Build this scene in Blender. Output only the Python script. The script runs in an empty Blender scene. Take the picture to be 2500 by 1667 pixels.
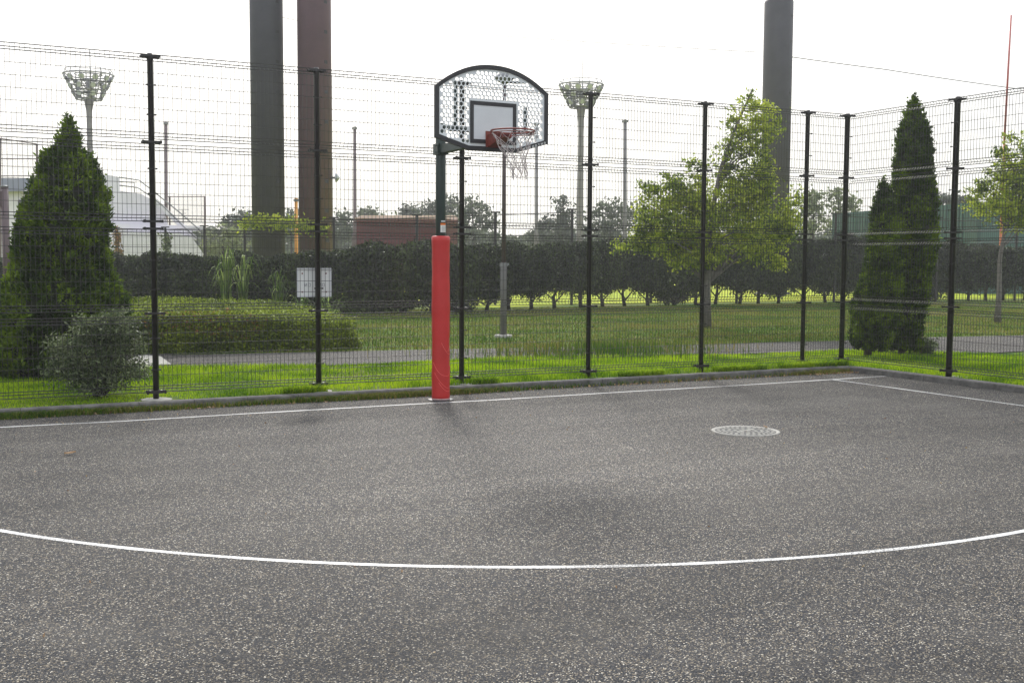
import bpy, math, random
import numpy as np
from mathutils import Vector, Matrix

SC = bpy.context.scene
COL = SC.collection
random.seed(7)
RNG = np.random.default_rng(11)

# ------------------------------------------------------------------ camera
F_PX = 2710.6                       # focal length in photo pixels (2500 wide)
CR = Vector((0.88914969, -0.45759081, 0.0048453)).normalized()
CU = Vector((0.02865187, 0.06623486, 0.99739261)).normalized()
CF = Vector((0.45671862, 0.8866925, -0.07200354)).normalized()
CAM = Vector((0, 0, 1.68))
cd = bpy.data.cameras.new('camera')
cam = bpy.data.objects.new('camera', cd)
COL.objects.link(cam)
m3 = Matrix((CR, CU, -CF)).transposed()
cam.matrix_world = Matrix.Translation(CAM) @ m3.to_4x4()
cd.sensor_width = 36.0
cd.lens = F_PX / 2500 * 36
cd.clip_start = 0.05
cd.clip_end = 3000
SC.camera = cam

# ------------------------------------------------------------------ light
SUN_AZ = (0.330, 0.944)             # towards the sun, on the ground
SUN_EL = math.radians(34)
w = bpy.data.worlds.new('World'); SC.world = w; w.use_nodes = True
nt = w.node_tree
bg = nt.nodes['Background']
sky = nt.nodes.new('ShaderNodeTexSky'); sky.sky_type = 'NISHITA'
sky.sun_disc = False; sky.sun_elevation = SUN_EL
sky.sun_rotation = math.atan2(SUN_AZ[0], SUN_AZ[1])
sky.air_density = 1.0; sky.dust_density = 4.0; sky.ozone_density = 1.0
hs = nt.nodes.new('ShaderNodeHueSaturation'); hs.inputs['Saturation'].default_value = 0.75
hs.inputs['Value'].default_value = 1.0
nt.links.new(sky.outputs[0], hs.inputs['Color'])
# bright overcast: flatten the clear sky's contrast, then let it brighten towards the zenith as cloud does
gm = nt.nodes.new('ShaderNodeGamma'); gm.inputs['Gamma'].default_value = 0.3
nt.links.new(hs.outputs[0], gm.inputs['Color'])
tcw = nt.nodes.new('ShaderNodeTexCoord'); sx_ = nt.nodes.new('ShaderNodeSeparateXYZ'); nt.links.new(tcw.outputs['Generated'], sx_.inputs[0])
cl = nt.nodes.new('ShaderNodeClamp'); nt.links.new(sx_.outputs['Z'], cl.inputs['Value'])
mz = nt.nodes.new('ShaderNodeMath'); mz.operation = 'MULTIPLY_ADD'; nt.links.new(cl.outputs[0], mz.inputs[0]); mz.inputs[1].default_value = 6.0; mz.inputs[2].default_value = 3.45
cn = nt.nodes.new('ShaderNodeTexNoise'); cn.inputs['Scale'].default_value = 2.6; cn.inputs['Detail'].default_value = 5
nt.links.new(tcw.outputs['Generated'], cn.inputs['Vector'])
cm_ = nt.nodes.new('ShaderNodeMapRange'); cm_.inputs['From Min'].default_value = .3; cm_.inputs['From Max'].default_value = .7
cm_.inputs['To Min'].default_value = .93; cm_.inputs['To Max'].default_value = 1.07; nt.links.new(cn.outputs['Fac'], cm_.inputs['Value'])
mc = nt.nodes.new('ShaderNodeMath'); mc.operation = 'MULTIPLY'; nt.links.new(mz.outputs[0], mc.inputs[0]); nt.links.new(cm_.outputs[0], mc.inputs[1])
vs_ = nt.nodes.new('ShaderNodeVectorMath'); vs_.operation = 'SCALE'; nt.links.new(gm.outputs[0], vs_.inputs[0]); nt.links.new(mc.outputs[0], vs_.inputs['Scale'])
nt.links.new(vs_.outputs[0], bg.inputs['Color'])
bg.inputs['Strength'].default_value = 0.14
sd = bpy.data.lights.new('sun', 'SUN'); sd.energy = 3.4; sd.angle = math.radians(9.5)
sd.color = (1.0, 0.96, 0.90)
sun = bpy.data.objects.new('sun', sd); COL.objects.link(sun)
sdir = Vector((SUN_AZ[0] * math.cos(SUN_EL), SUN_AZ[1] * math.cos(SUN_EL), math.sin(SUN_EL)))
sun.rotation_euler = sdir.to_track_quat('Z', 'Y').to_euler()
SC.view_settings.view_transform = 'Standard'
SC.view_settings.look = 'None'
SC.view_settings.gamma = 1.0
SC.view_settings.use_curve_mapping = False
SC.view_settings.exposure = 0.08
SC.render.film_transparent = False
SC.cycles.max_bounces = 8
SC.cycles.transparent_max_bounces = 16
SC.cycles.volume_bounces = 1

# ------------------------------------------------------------------ helpers
def at(u, v, d):
    """world point seen at photo pixel (u, v) at forward distance d"""
    u, v, d = float(u), float(v), float(d)
    return CAM + d * (CF + CR * ((u - 1250) / F_PX) + CU * ((833.5 - v) / F_PX))
def gp(u, v, z=0.08):
    r = CF + CR * ((u - 1250) / F_PX) + CU * ((833.5 - v) / F_PX)
    return CAM + r * ((z - CAM.z) / r.z)
def col_at(u, d, z=0.08):
    """ground point below pixel column u at distance d (taken at horizon height)"""
    p = at(u, 640, d)
    return Vector((p.x, p.y, z))
def mpp(d):
    return d / F_PX

def tag(o, label=None, cat=None, group=None, kind=None):
    if label: o['label'] = label
    if cat: o['category'] = cat
    if group: o['group'] = group
    if kind: o['kind'] = kind
    return o
def thing(name, label, cat, loc=(0, 0, 0), rz=0, group=None):
    o = bpy.data.objects.new(name, None)
    o.empty_display_size = 0.2
    COL.objects.link(o); o.location = loc; o.rotation_euler = (0, 0, rz)
    return tag(o, label, cat, group)
def copy_tree(o, parent=None):
    c = o.copy(); COL.objects.link(c)
    c.parent = parent
    for ch in list(o.children): copy_tree(ch, c)
    return c

class MB:
    def __init__(s): s.v = []; s.f = []
    def add(s, vs, fs):
        n = len(s.v); s.v += [tuple(p) for p in vs]; s.f += [tuple(i + n for i in f) for f in fs]
        return s
    def box(s, c, size, rz=0, M=None):
        x, y, z = [a / 2 for a in size]
        vs = [Vector((sx * x, sy * y, sz * z)) for sx in (-1, 1) for sy in (-1, 1) for sz in (-1, 1)]
        if M is None: M = Matrix.Rotation(rz, 3, 'Z')
        vs = [M @ p + Vector(c) for p in vs]
        return s.add(vs, [(0, 1, 3, 2), (4, 6, 7, 5), (0, 4, 5, 1), (2, 3, 7, 6), (0, 2, 6, 4), (1, 5, 7, 3)])
    def tube(s, pts, rad, n=8, cap=True):
        pts = [Vector(p) for p in pts]
        if not hasattr(rad, '__len__'): rad = [rad] * len(pts)
        up = None; rings = []
        for i, p in enumerate(pts):
            t = (pts[min(i + 1, len(pts) - 1)] - pts[max(i - 1, 0)])
            if t.length < 1e-9: t = Vector((0, 0, 1))
            t.normalize()
            if up is None:
                up = Vector((0, 0, 1)) if abs(t.z) < .9 else Vector((1, 0, 0))
            a = t.cross(up)
            if a.length < 1e-6: a = t.cross(Vector((0, 1, 0)))
            a.normalize(); b = a.cross(t).normalized(); up = b
            rings.append([p + (a * math.cos(2 * math.pi * k / n + math.pi / n) + b * math.sin(2 * math.pi * k / n + math.pi / n)) * rad[i] for k in range(n)])
        vs = [q for r in rings for q in r]; fs = []
        for i in range(len(pts) - 1):
            for k in range(n):
                fs.append((i * n + k, i * n + (k + 1) % n, (i + 1) * n + (k + 1) % n, (i + 1) * n + k))
        if cap:
            fs.append(tuple(reversed(range(n)))); fs.append(tuple((len(pts) - 1) * n + k for k in range(n)))
        return s.add(vs, fs)
    def lathe(s, c, prof, n=24):
        """prof: list of (radius, z) about vertical axis at c"""
        c = Vector(c); vs = []; fs = []
        for r, z in prof:
            for k in range(n):
                a = 2 * math.pi * k / n
                vs.append(c + Vector((r * math.cos(a), r * math.sin(a), z)))
        for i in range(len(prof) - 1):
            for k in range(n):
                fs.append((i * n + k, i * n + (k + 1) % n, (i + 1) * n + (k + 1) % n, (i + 1) * n + k))
        fs.append(tuple(reversed(range(n)))); fs.append(tuple((len(prof) - 1) * n + k for k in range(n)))
        return s.add(vs, fs)
    def prism(s, poly, off):
        """poly: planar list of points; off: extrusion vector"""
        off = Vector(off); n = len(poly)
        vs = [Vector(p) for p in poly] + [Vector(p) + off for p in poly]
        fs = [tuple(range(n)), tuple(reversed(range(n, 2 * n)))]
        for k in range(n): fs.append((k, n + k, n + (k + 1) % n, (k + 1) % n))
        return s.add(vs, fs)
    def mesh(s, name, mat, smooth=False):
        me = bpy.data.meshes.new(name); me.from_pydata(s.v, [], s.f); me.materials.append(mat)
        if smooth: me.polygons.foreach_set('use_smooth', [True] * len(me.polygons))
        me.update(); return me
    def build(s, name, mat, parent=None, smooth=False, loc=None):
        return link(name, s.mesh(name, mat, smooth), parent, loc)
def link(name, me, parent=None, loc=None):
    o = bpy.data.objects.new(name, me); COL.objects.link(o)
    if parent is not None: o.parent = parent
    if loc is not None: o.location = loc
    return o

# ------------------------------------------------------------------ materials
def srgb(r, g, b):
    f = lambda c: (c / 255 / 12.92) if c / 255 <= .04045 else ((c / 255 + .055) / 1.055) ** 2.4
    return (f(r), f(g), f(b))
def mat(name, base, rough=.6, metal=0.0, var=.25, scale=4.0, second=None, bump=0.0, bscale=60, spec=.5, fine=None):
    m = bpy.data.materials.new(name); m.use_nodes = True
    n = m.node_tree; b = n.nodes['Principled BSDF']
    b.inputs['Roughness'].default_value = rough; b.inputs['Metallic'].default_value = metal
    b.inputs['Specular IOR Level'].default_value = spec
    tc = n.nodes.new('ShaderNodeTexCoord')
    nz = n.nodes.new('ShaderNodeTexNoise'); nz.inputs['Scale'].default_value = scale
    nz.inputs['Detail'].default_value = 6; nz.inputs['Roughness'].default_value = .65
    n.links.new(tc.outputs['Object'], nz.inputs['Vector'])
    rp = n.nodes.new('ShaderNodeValToRGB')
    c0 = tuple(c * (1 - var) for c in base); c1 = tuple(min(1, c * (1 + var)) for c in (second or base))
    rp.color_ramp.elements[0].position = .3; rp.color_ramp.elements[1].position = .7
    rp.color_ramp.elements[0].color = (*c0, 1); rp.color_ramp.elements[1].color = (*c1, 1)
    n.links.new(nz.outputs['Fac'], rp.inputs['Fac'])
    n.links.new(rp.outputs['Color'], b.inputs['Base Color'])
    if bump:
        nb = n.nodes.new('ShaderNodeTexNoise'); nb.inputs['Scale'].default_value = bscale; nb.inputs['Detail'].default_value = 4
        n.links.new(tc.outputs['Object'], nb.inputs['Vector'])
        bp = n.nodes.new('ShaderNodeBump'); bp.inputs['Strength'].default_value = bump; bp.inputs['Distance'].default_value = .01
        n.links.new(nb.outputs['Fac'], bp.inputs['Height']); n.links.new(bp.outputs['Normal'], b.inputs['Normal'])
    return m
def leafmat(name, a, b, c=None, trans=.35, scale=1.2, rough=.55, spec=.3, rnd=.55, gain=1.0):
    """foliage: colour differs leaf by leaf and by clump; thin leaves let light through"""
    m = bpy.data.materials.new(name); m.use_nodes = True
    n = m.node_tree; p = n.nodes['Principled BSDF']; out = n.nodes['Material Output']
    p.inputs['Roughness'].default_value = rough; p.inputs['Specular IOR Level'].default_value = spec
    g = n.nodes.new('ShaderNodeNewGeometry'); tc = n.nodes.new('ShaderNodeTexCoord')
    nz = n.nodes.new('ShaderNodeTexNoise'); nz.inputs['Scale'].default_value = scale; nz.inputs['Detail'].default_value = 3
    n.links.new(tc.outputs['Object'], nz.inputs['Vector'])
    mx = n.nodes.new('ShaderNodeMath'); mx.operation = 'MULTIPLY_ADD'
    n.links.new(g.outputs['Random Per Island'], mx.inputs[0]); mx.inputs[1].default_value = rnd
    gg = n.nodes.new('ShaderNodeMath'); gg.operation = 'MULTIPLY_ADD'; n.links.new(nz.outputs['Fac'], gg.inputs[0]); gg.inputs[1].default_value = gain; gg.inputs[2].default_value = (.55 - rnd) * .5 - (gain - 1) * .5
    n.links.new(gg.outputs[0], mx.inputs[2])
    rp = n.nodes.new('ShaderNodeValToRGB'); e = rp.color_ramp.elements
    e[0].position = .42; e[0].color = (*a, 1); e[1].position = 1.0; e[1].color = (*b, 1)
    if c: k = e.new(.72); k.color = (*c, 1)
    n.links.new(mx.outputs[0], rp.inputs['Fac'])
    n.links.new(rp.outputs['Color'], p.inputs['Base Color'])
    tr = n.nodes.new('ShaderNodeBsdfTranslucent'); n.links.new(rp.outputs['Color'], tr.inputs['Color'])
    ms = n.nodes.new('ShaderNodeMixShader'); ms.inputs[0].default_value = trans
    n.links.new(p.outputs[0], ms.inputs[1]); n.links.new(tr.outputs[0], ms.inputs[2])
    n.links.new(ms.outputs[0], out.inputs['Surface'])
    return m

def asphalt(name, court=True):
    m = bpy.data.materials.new(name); m.use_nodes = True
    n = m.node_tree; L = n.links; b = n.nodes['Principled BSDF']
    tc = n.nodes.new('ShaderNodeTexCoord')
    def N(t): return n.nodes.new(t)
    vo = N('ShaderNodeTexVoronoi'); vo.inputs['Scale'].default_value = 160; vo.inputs['Randomness'].default_value = 1
    L.new(tc.outputs['Object'], vo.inputs['Vector'])
    sep = N('ShaderNodeSeparateColor'); L.new(vo.outputs['Color'], sep.inputs[0])
    # stone colour: mostly dark grey, a few pale, tan and rusty chips
    rp = N('ShaderNodeValToRGB'); e = rp.color_ramp.elements
    e[0].position = 0; e[0].color = (.008, .008, .010, 1)
    e[1].position = 1; e[1].color = (.60, .56, .48, 1)
    for pos, c in ((.3, (.015, .017, .021)), (.55, (.030, .033, .040)), (.72, (.055, .054, .055)), (.86, (.125, .103, .076)), (.95, (.27, .23, .165))):
        k = e.new(pos); k.color = (*c, 1)
    L.new(sep.outputs[0], rp.inputs['Fac'])
    # fine grain on top
    nz = N('ShaderNodeTexNoise'); nz.inputs['Scale'].default_value = 150; nz.inputs['Detail'].default_value = 2
    L.new(tc.outputs['Object'], nz.inputs['Vector'])
    mp = N('ShaderNodeMapRange'); mp.inputs['From Min'].default_value = .3; mp.inputs['From Max'].default_value = .7
    mp.inputs['To Min'].default_value = .55; mp.inputs['To Max'].default_value = 1.45
    L.new(nz.outputs['Fac'], mp.inputs['Value'])
    # large worn / dusty patches
    nl = N('ShaderNodeTexNoise'); nl.inputs['Scale'].default_value = .33; nl.inputs['Detail'].default_value = 5; nl.inputs['Roughness'].default_value = .6
    mpv = N('ShaderNodeMapping'); mpv.inputs['Location'].default_value = (3.1, 7.7, 0); mpv.inputs['Scale'].default_value = (1, 1.6, 1)
    L.new(tc.outputs['Object'], mpv.inputs['Vector']); L.new(mpv.outputs[0], nl.inputs['Vector'])
    ml = N('ShaderNodeMapRange'); ml.inputs['From Min'].default_value = .3; ml.inputs['From Max'].default_value = .7
    ml.inputs['To Min'].default_value = .76; ml.inputs['To Max'].default_value = 1.24
    L.new(nl.outputs['Fac'], ml.inputs['Value'])
    lm = N('ShaderNodeMapping'); lm.inputs['Rotation'].default_value = (0, 0, .12); lm.inputs['Scale'].default_value = (.10, 1.3, 1); L.new(tc.outputs['Object'], lm.inputs['Vector'])
    ln = N('ShaderNodeTexNoise'); ln.inputs['Scale'].default_value = 1.4; ln.inputs['Detail'].default_value = 4; L.new(lm.outputs[0], ln.inputs['Vector'])
    lr = N('ShaderNodeMapRange'); lr.inputs['From Min'].default_value = .35; lr.inputs['From Max'].default_value = .65; lr.inputs['To Min'].default_value = .86; lr.inputs['To Max'].default_value = 1.12; L.new(ln.outputs['Fac'], lr.inputs['Value'])
    mu0 = N('ShaderNodeMath'); mu0.operation = 'MULTIPLY'; L.new(mp.outputs[0], mu0.inputs[0]); L.new(lr.outputs[0], mu0.inputs[1])
    mu = N('ShaderNodeMath'); mu.operation = 'MULTIPLY'; L.new(mu0.outputs[0], mu.inputs[0]); L.new(ml.outputs[0], mu.inputs[1])
    vm = N('ShaderNodeVectorMath'); vm.operation = 'SCALE'; L.new(rp.outputs['Color'], vm.inputs[0]); L.new(mu.outputs[0], vm.inputs['Scale'])
    # brown dust film in blotches
    nd = N('ShaderNodeTexNoise'); nd.inputs['Scale'].default_value = .55; nd.inputs['Detail'].default_value = 7; nd.inputs['Roughness'].default_value = .7
    L.new(tc.outputs['Object'], nd.inputs['Vector'])
    md = N('ShaderNodeMapRange'); md.inputs['From Min'].default_value = .5; md.inputs['From Max'].default_value = .72
    md.inputs['To Min'].default_value = 0; md.inputs['To Max'].default_value = .35 if court else .2
    L.new(nd.outputs['Fac'], md.inputs['Value'])
    fac_out = md.outputs[0]
    if court:   # dusty ground before the hoop, with the sun's glare painted in as paleness
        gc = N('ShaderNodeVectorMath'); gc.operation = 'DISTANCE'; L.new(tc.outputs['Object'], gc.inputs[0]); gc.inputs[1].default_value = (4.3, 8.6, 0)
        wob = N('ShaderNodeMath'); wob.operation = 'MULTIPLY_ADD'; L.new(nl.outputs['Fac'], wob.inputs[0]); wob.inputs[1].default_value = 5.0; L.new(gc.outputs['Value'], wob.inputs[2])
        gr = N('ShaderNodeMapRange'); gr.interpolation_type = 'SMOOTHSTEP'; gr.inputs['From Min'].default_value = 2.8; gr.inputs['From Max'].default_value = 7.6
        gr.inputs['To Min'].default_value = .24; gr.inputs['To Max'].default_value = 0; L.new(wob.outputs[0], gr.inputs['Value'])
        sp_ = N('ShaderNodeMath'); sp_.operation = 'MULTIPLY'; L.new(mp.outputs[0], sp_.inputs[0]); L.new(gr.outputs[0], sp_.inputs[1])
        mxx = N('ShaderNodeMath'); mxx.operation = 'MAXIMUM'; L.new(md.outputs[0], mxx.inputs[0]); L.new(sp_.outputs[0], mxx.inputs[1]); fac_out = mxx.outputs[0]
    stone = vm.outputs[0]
    if court:   # painted glare: stone colour is brightened towards the middle of that zone
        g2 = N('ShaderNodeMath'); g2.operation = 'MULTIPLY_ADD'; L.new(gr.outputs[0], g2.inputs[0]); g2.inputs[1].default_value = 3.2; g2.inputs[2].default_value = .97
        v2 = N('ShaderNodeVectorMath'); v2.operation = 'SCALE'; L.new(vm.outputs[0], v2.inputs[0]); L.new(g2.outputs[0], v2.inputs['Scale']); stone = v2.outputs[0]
    mx = N('ShaderNodeMix'); mx.data_type = 'RGBA'; L.new(fac_out, mx.inputs['Factor'])
    L.new(stone, mx.inputs['A']); mx.inputs['B'].default_value = (.150, .140, .124, 1)
    L.new(mx.outputs['Result'], b.inputs['Base Color'])
    b.inputs['Roughness'].default_value = .82; b.inputs['Specular IOR Level'].default_value = .22
    bp = N('ShaderNodeBump'); bp.inputs['Strength'].default_value = .9; bp.inputs['Distance'].default_value = .006
    inv = N('ShaderNodeMath'); inv.operation = 'SUBTRACT'; inv.inputs[0].default_value = .6; L.new(vo.outputs['Distance'], inv.inputs[1])
    L.new(inv.outputs[0], bp.inputs['Height']); L.new(bp.outputs[0], b.inputs['Normal'])
    return m

def paintmat():
    """white line paint, worn where the stones poke through"""
    m = bpy.data.materials.new('line_paint'); m.use_nodes = True
    n = m.node_tree; L = n.links; b = n.nodes['Principled BSDF']; out = n.nodes['Material Output']
    tc = n.nodes.new('ShaderNodeTexCoord')
    nz = n.nodes.new('ShaderNodeTexNoise'); nz.inputs['Scale'].default_value = 90; nz.inputs['Detail'].default_value = 4
    nl = n.nodes.new('ShaderNodeTexNoise'); nl.inputs['Scale'].default_value = 1.3; nl.inputs['Detail'].default_value = 3
    for q in (nz, nl): L.new(tc.outputs['Object'], q.inputs['Vector'])
    ad = n.nodes.new('ShaderNodeMath'); ad.operation = 'MULTIPLY_ADD'; L.new(nl.outputs['Fac'], ad.inputs[0]); ad.inputs[1].default_value = .7
    L.new(nz.outputs['Fac'], ad.inputs[2])
    rp = n.nodes.new('ShaderNodeValToRGB'); e = rp.color_ramp.elements
    e[0].position = .72; e[0].color = (.10, .10, .10, 1); e[1].position = .90; e[1].color = (.60, .60, .585, 1)
    L.new(ad.outputs[0], rp.inputs['Fac']); L.new(rp.outputs[0], b.inputs['Base Color'])
    b.inputs['Roughness'].default_value = .6
    return m

M = {}
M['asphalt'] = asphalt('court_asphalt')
M['path'] = asphalt('path_asphalt', False)
M['paint'] = paintmat()
M['kerb'] = mat('kerb_concrete', (.125, .118, .108), .9, var=.5, scale=7, bump=.5, bscale=90)
M['concrete'] = mat('pale_concrete', (.33, .32, .28), .9, var=.2, scale=6, bump=.3)
M['black'] = mat('dark_brown_coating', (.020, .017, .016), .38, metal=0, var=.2, scale=8)
M['wire'] = mat('coated_wire', (.022, .020, .019), .38, var=.2, scale=8, spec=.6)
M['pad'] = mat('red_vinyl', (.52, .024, .021), .42, var=.12, scale=2.5, bump=.15, bscale=14)
M['padlip'] = mat('pale_pad_edge', (.55, .35, .33), .6, var=.3, scale=20)
M['crease'] = mat('scuffed_red_vinyl', (.75, .12, .10), .5, var=.2, scale=10)
M['green'] = mat('dark_green_paint', (.022, .038, .031), .4, var=.2, scale=5)
M['board'] = mat('white_board_paint', (.74, .76, .76), .45, var=.06, scale=5)
M['target'] = mat('target_panel', (.66, .67, .68), .5, var=.05, scale=4)
M['trim'] = mat('black_trim', (.028, .026, .028), .5, var=.2, scale=6)
M['rim'] = mat('red_brown_rim_paint', (.21, .028, .020), .5, var=.35, scale=18, second=(.20, .045, .03))
M['cord'] = mat('weathered_cord', (.50, .44, .42), .9, var=.25, scale=30)
M['white'] = mat('white_plate', (.86, .86, .83), .55, var=.06, scale=9, second=(.78, .79, .75))
M['orange'] = mat('orange_band', (.75, .19, .02), .5, var=.1)
M['mark'] = mat('grey_print', (.30, .30, .31), .6, var=.2)
M['steel'] = mat('galvanised_steel', (.22, .22, .22), .5, metal=.3, var=.2, scale=6)
M['pillar'] = mat('dark_grey_steel', (.046, .042, .052), .6, var=.18, scale=1.2, bump=.1)
M['pillar2'] = mat('red_brown_steel', (.095, .046, .056), .6, var=.15, scale=1.2, bump=.1)
M['pole'] = mat('purple_brown_pole', (.105, .07, .072), .5, var=.15, scale=2)
M['greypole'] = mat('weathered_concrete_pole', (.16, .15, .15), .7, var=.2, scale=2)
M['mast'] = mat('mast_concrete', (.165, .15, .158), .7, var=.15, scale=1)
M['yellow'] = mat('yellow_pole', (.75, .33, .04), .5, var=.1)
M['redpole'] = mat('red_pole', (.40, .07, .06), .5, var=.1)
M['orangepole'] = mat('orange_pole', (.62, .17, .06), .5, var=.1)
M['stand'] = mat('white_concrete', (.76, .72, .77), .8, var=.08, scale=.6)
M['roofblue'] = mat('blue_grey_roof', (.22, .23, .30), .6, var=.08, scale=.7)
M['glass'] = mat('dark_window', (.08, .08, .09), .15, var=.1)
M['shed'] = mat('maroon_cladding', (.105, .010, .018), .6, var=.15, scale=.8, bump=.2, bscale=5)
M['shed2'] = mat('lighter_maroon_cladding', (.15, .05, .045), .6, var=.15, scale=.8)
M['shedroof'] = mat('pale_roof_sheet', (.75, .55, .48), .5, var=.1, scale=.8)
M['teal'] = mat('teal_cladding', (.055, .125, .105), .6, var=.12, scale=.6)
M['teal2'] = mat('darker_teal_trim', (.035, .085, .072), .6, var=.12, scale=.6)
M['bark'] = mat('bark', (.105, .085, .07), .95, var=.35, scale=14, bump=.8, bscale=25)
M['palebark'] = mat('pale_grey_bark', (.145, .13, .115), .95, var=.3, scale=14, bump=.8, bscale=25)
M['darkbark'] = mat('dark_bark', (.05, .04, .033), .95, var=.3, scale=14, bump=.8, bscale=25)
M['wood'] = mat('bleached_wood', (.42, .33, .27), .9, var=.25, scale=12)
M['cover'] = mat('worn_cream_cover', (.28, .27, .24), .75, var=.35, scale=22, bump=.4)
M['coverdark'] = mat('cover_recess', (.085, .085, .082), .85, var=.3, scale=30, bump=.4)
M['dryleaf'] = leafmat('dry_leaf', (.22, .11, .05), (.50, .36, .18), (.33, .20, .10), trans=.15, scale=8)
M['thuja'] = leafmat('conifer_foliage', (.013, .030, .005), (.17, .25, .014), (.048, .088, .009), trans=.28, scale=2.6, rnd=.30, gain=1.7, spec=.15)
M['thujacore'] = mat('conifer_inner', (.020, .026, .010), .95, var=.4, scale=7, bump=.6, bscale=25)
M['olive'] = leafmat('grey_green_leaf', (.035, .055, .020), (.27, .31, .16), (.09, .125, .05), trans=.2, scale=2)
M['hedge'] = leafmat('dark_hedge_leaf', (.010, .014, .008), (.075, .10, .028), (.022, .030, .012), trans=.12, scale=.9)
M['golden'] = leafmat('golden_hedge_leaf', (.040, .068, .010), (.31, .38, .03), (.115, .16, .016), trans=.25, scale=1.0)
M['goldenrim'] = leafmat('reddish_hedge_leaf', (.10, .07, .02), (.36, .16, .05), (.18, .13, .03), trans=.25, scale=1.5)
M['maple'] = leafmat('fresh_green_leaf', (.045, .085, .012), (.50, .55, .06), (.23, .31, .03), trans=.45, scale=1.1, gain=1.3, spec=.25)
M['grass'] = leafmat('grass_blade', (.045, .12, .004), (.42, .56, .015), (.17, .31, .006), trans=.40, scale=1.1, rough=.7, spec=.12, rnd=.45, gain=1.4)
M['lawnblade'] = leafmat('lawn_blade', (.026, .075, .004), (.23, .19, .05), (.080, .165, .008), trans=.32, scale=.42, gain=1.3, rough=.7, spec=.1)
M['reed'] = leafmat('reed_leaf', (.05, .10, .012), (.42, .50, .15), (.13, .20, .03), trans=.4, scale=2, spec=.5)
M['far1'] = leafmat('distant_grey_green_leaf', (.06, .075, .05), (.16, .19, .10), (.09, .115, .065), trans=.2, scale=.25)
M['far2'] = leafmat('distant_pale_leaf', (.11, .14, .07), (.34, .38, .19), (.20, .24, .11), trans=.3, scale=.25)
M['far3'] = leafmat('distant_dark_leaf', (.045, .055, .045), (.11, .13, .08), (.07, .085, .055), trans=.15, scale=.25)
M['lamp'] = mat('floodlight_housing', (.20, .20, .21), .35, metal=.4, var=.2)
M['lens'] = mat('floodlight_glass', (.45, .46, .48), .2, var=.2, scale=5)

def groundmat(name, cols, s1=.5, s2=9):
    m = bpy.data.materials.new(name); m.use_nodes = True
    n = m.node_tree; L = n.links; b = n.nodes['Principled BSDF']
    tc = n.nodes.new('ShaderNodeTexCoord')
    a = n.nodes.new('ShaderNodeTexNoise'); a.inputs['Scale'].default_value = s1; a.inputs['Detail'].default_value = 7; a.inputs['Roughness'].default_value = .65
    c = n.nodes.new('ShaderNodeTexNoise'); c.inputs['Scale'].default_value = s2; c.inputs['Detail'].default_value = 6
    for q in (a, c): L.new(tc.outputs['Object'], q.inputs['Vector'])
    k = n.nodes.new('ShaderNodeMath'); k.operation = 'MULTIPLY_ADD'; L.new(c.outputs['Fac'], k.inputs[0]); k.inputs[1].default_value = .6; L.new(a.outputs['Fac'], k.inputs[2])
    rp = n.nodes.new('ShaderNodeValToRGB'); e = rp.color_ramp.elements
    e[0].position = .55; e[0].color = (*cols[0], 1); e[1].position = 1.05 if False else 1.0; e[1].color = (*cols[-1], 1)
    for i, q in enumerate(cols[1:-1]): z = e.new(.55 + .45 * (i + 1) / (len(cols) - 1)); z.color = (*q, 1)
    L.new(k.outputs[0], rp.inputs['Fac']); L.new(rp.outputs[0], b.inputs['Base Color'])
    b.inputs['Roughness'].default_value = .95; b.inputs['Specular IOR Level'].default_value = .1
    bp = n.nodes.new('ShaderNodeBump'); bp.inputs['Strength'].default_value = .8; bp.inputs['Distance'].default_value = .03
    L.new(c.outputs['Fac'], bp.inputs['Height']); L.new(bp.outputs[0], b.inputs['Normal'])
    return m
M['lawn'] = groundmat('lawn_turf', [(.03, .07, .008), (.06, .12, .01), (.10, .13, .02), (.15, .12, .05)])
M['field'] = groundmat('sunlit_field_grass', [(.20, .27, .012), (.28, .34, .015), (.38, .40, .03)], .15, 3)  # sunlight on the far grass is painted into these yellower greens

# ------------------------------------------------------------------ foliage tools
def leaf_mesh(name, P, L, W, mt, up=0.0, D=None, jit=.35):
    """one small pointed leaf (diamond) at each point of P"""
    N = len(P); P = np.asarray(P, float)
    a = RNG.normal(size=(N, 3)); a[:, 2] += up
    if D is not None: a = a * .6 + D * 1.6
    a /= np.linalg.norm(a, axis=1)[:, None] + 1e-9
    b = np.cross(a, RNG.normal(size=(N, 3))); b /= np.linalg.norm(b, axis=1)[:, None] + 1e-9
    l = L * (1 + jit * RNG.normal(size=(N, 1))).clip(.4, 1.8) / 2; wd = W * (1 + jit * RNG.normal(size=(N, 1))).clip(.4, 1.8) / 2
    V = np.empty((N, 4, 3)); V[:, 0] = P - a * l; V[:, 1] = P + b * wd - a * l * .1; V[:, 2] = P + a * l; V[:, 3] = P - b * wd - a * l * .1
    return raw_mesh(name, V.reshape(-1, 3), 4, mt)
def raw_mesh(name, V, k, mt):
    n = len(V); me = bpy.data.meshes.new(name)
    me.vertices.add(n); me.vertices.foreach_set('co', V.astype(np.float32).ravel())
    me.loops.add(n); me.loops.foreach_set('vertex_index', np.arange(n, dtype=np.int32))
    me.polygons.add(n // k); me.polygons.foreach_set('loop_start', np.arange(0, n, k, dtype=np.int32))
    me.polygons.foreach_set('loop_total', np.full(n // k, k, dtype=np.int32))
    me.materials.append(mt); me.update(calc_edges=True); return me
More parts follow.
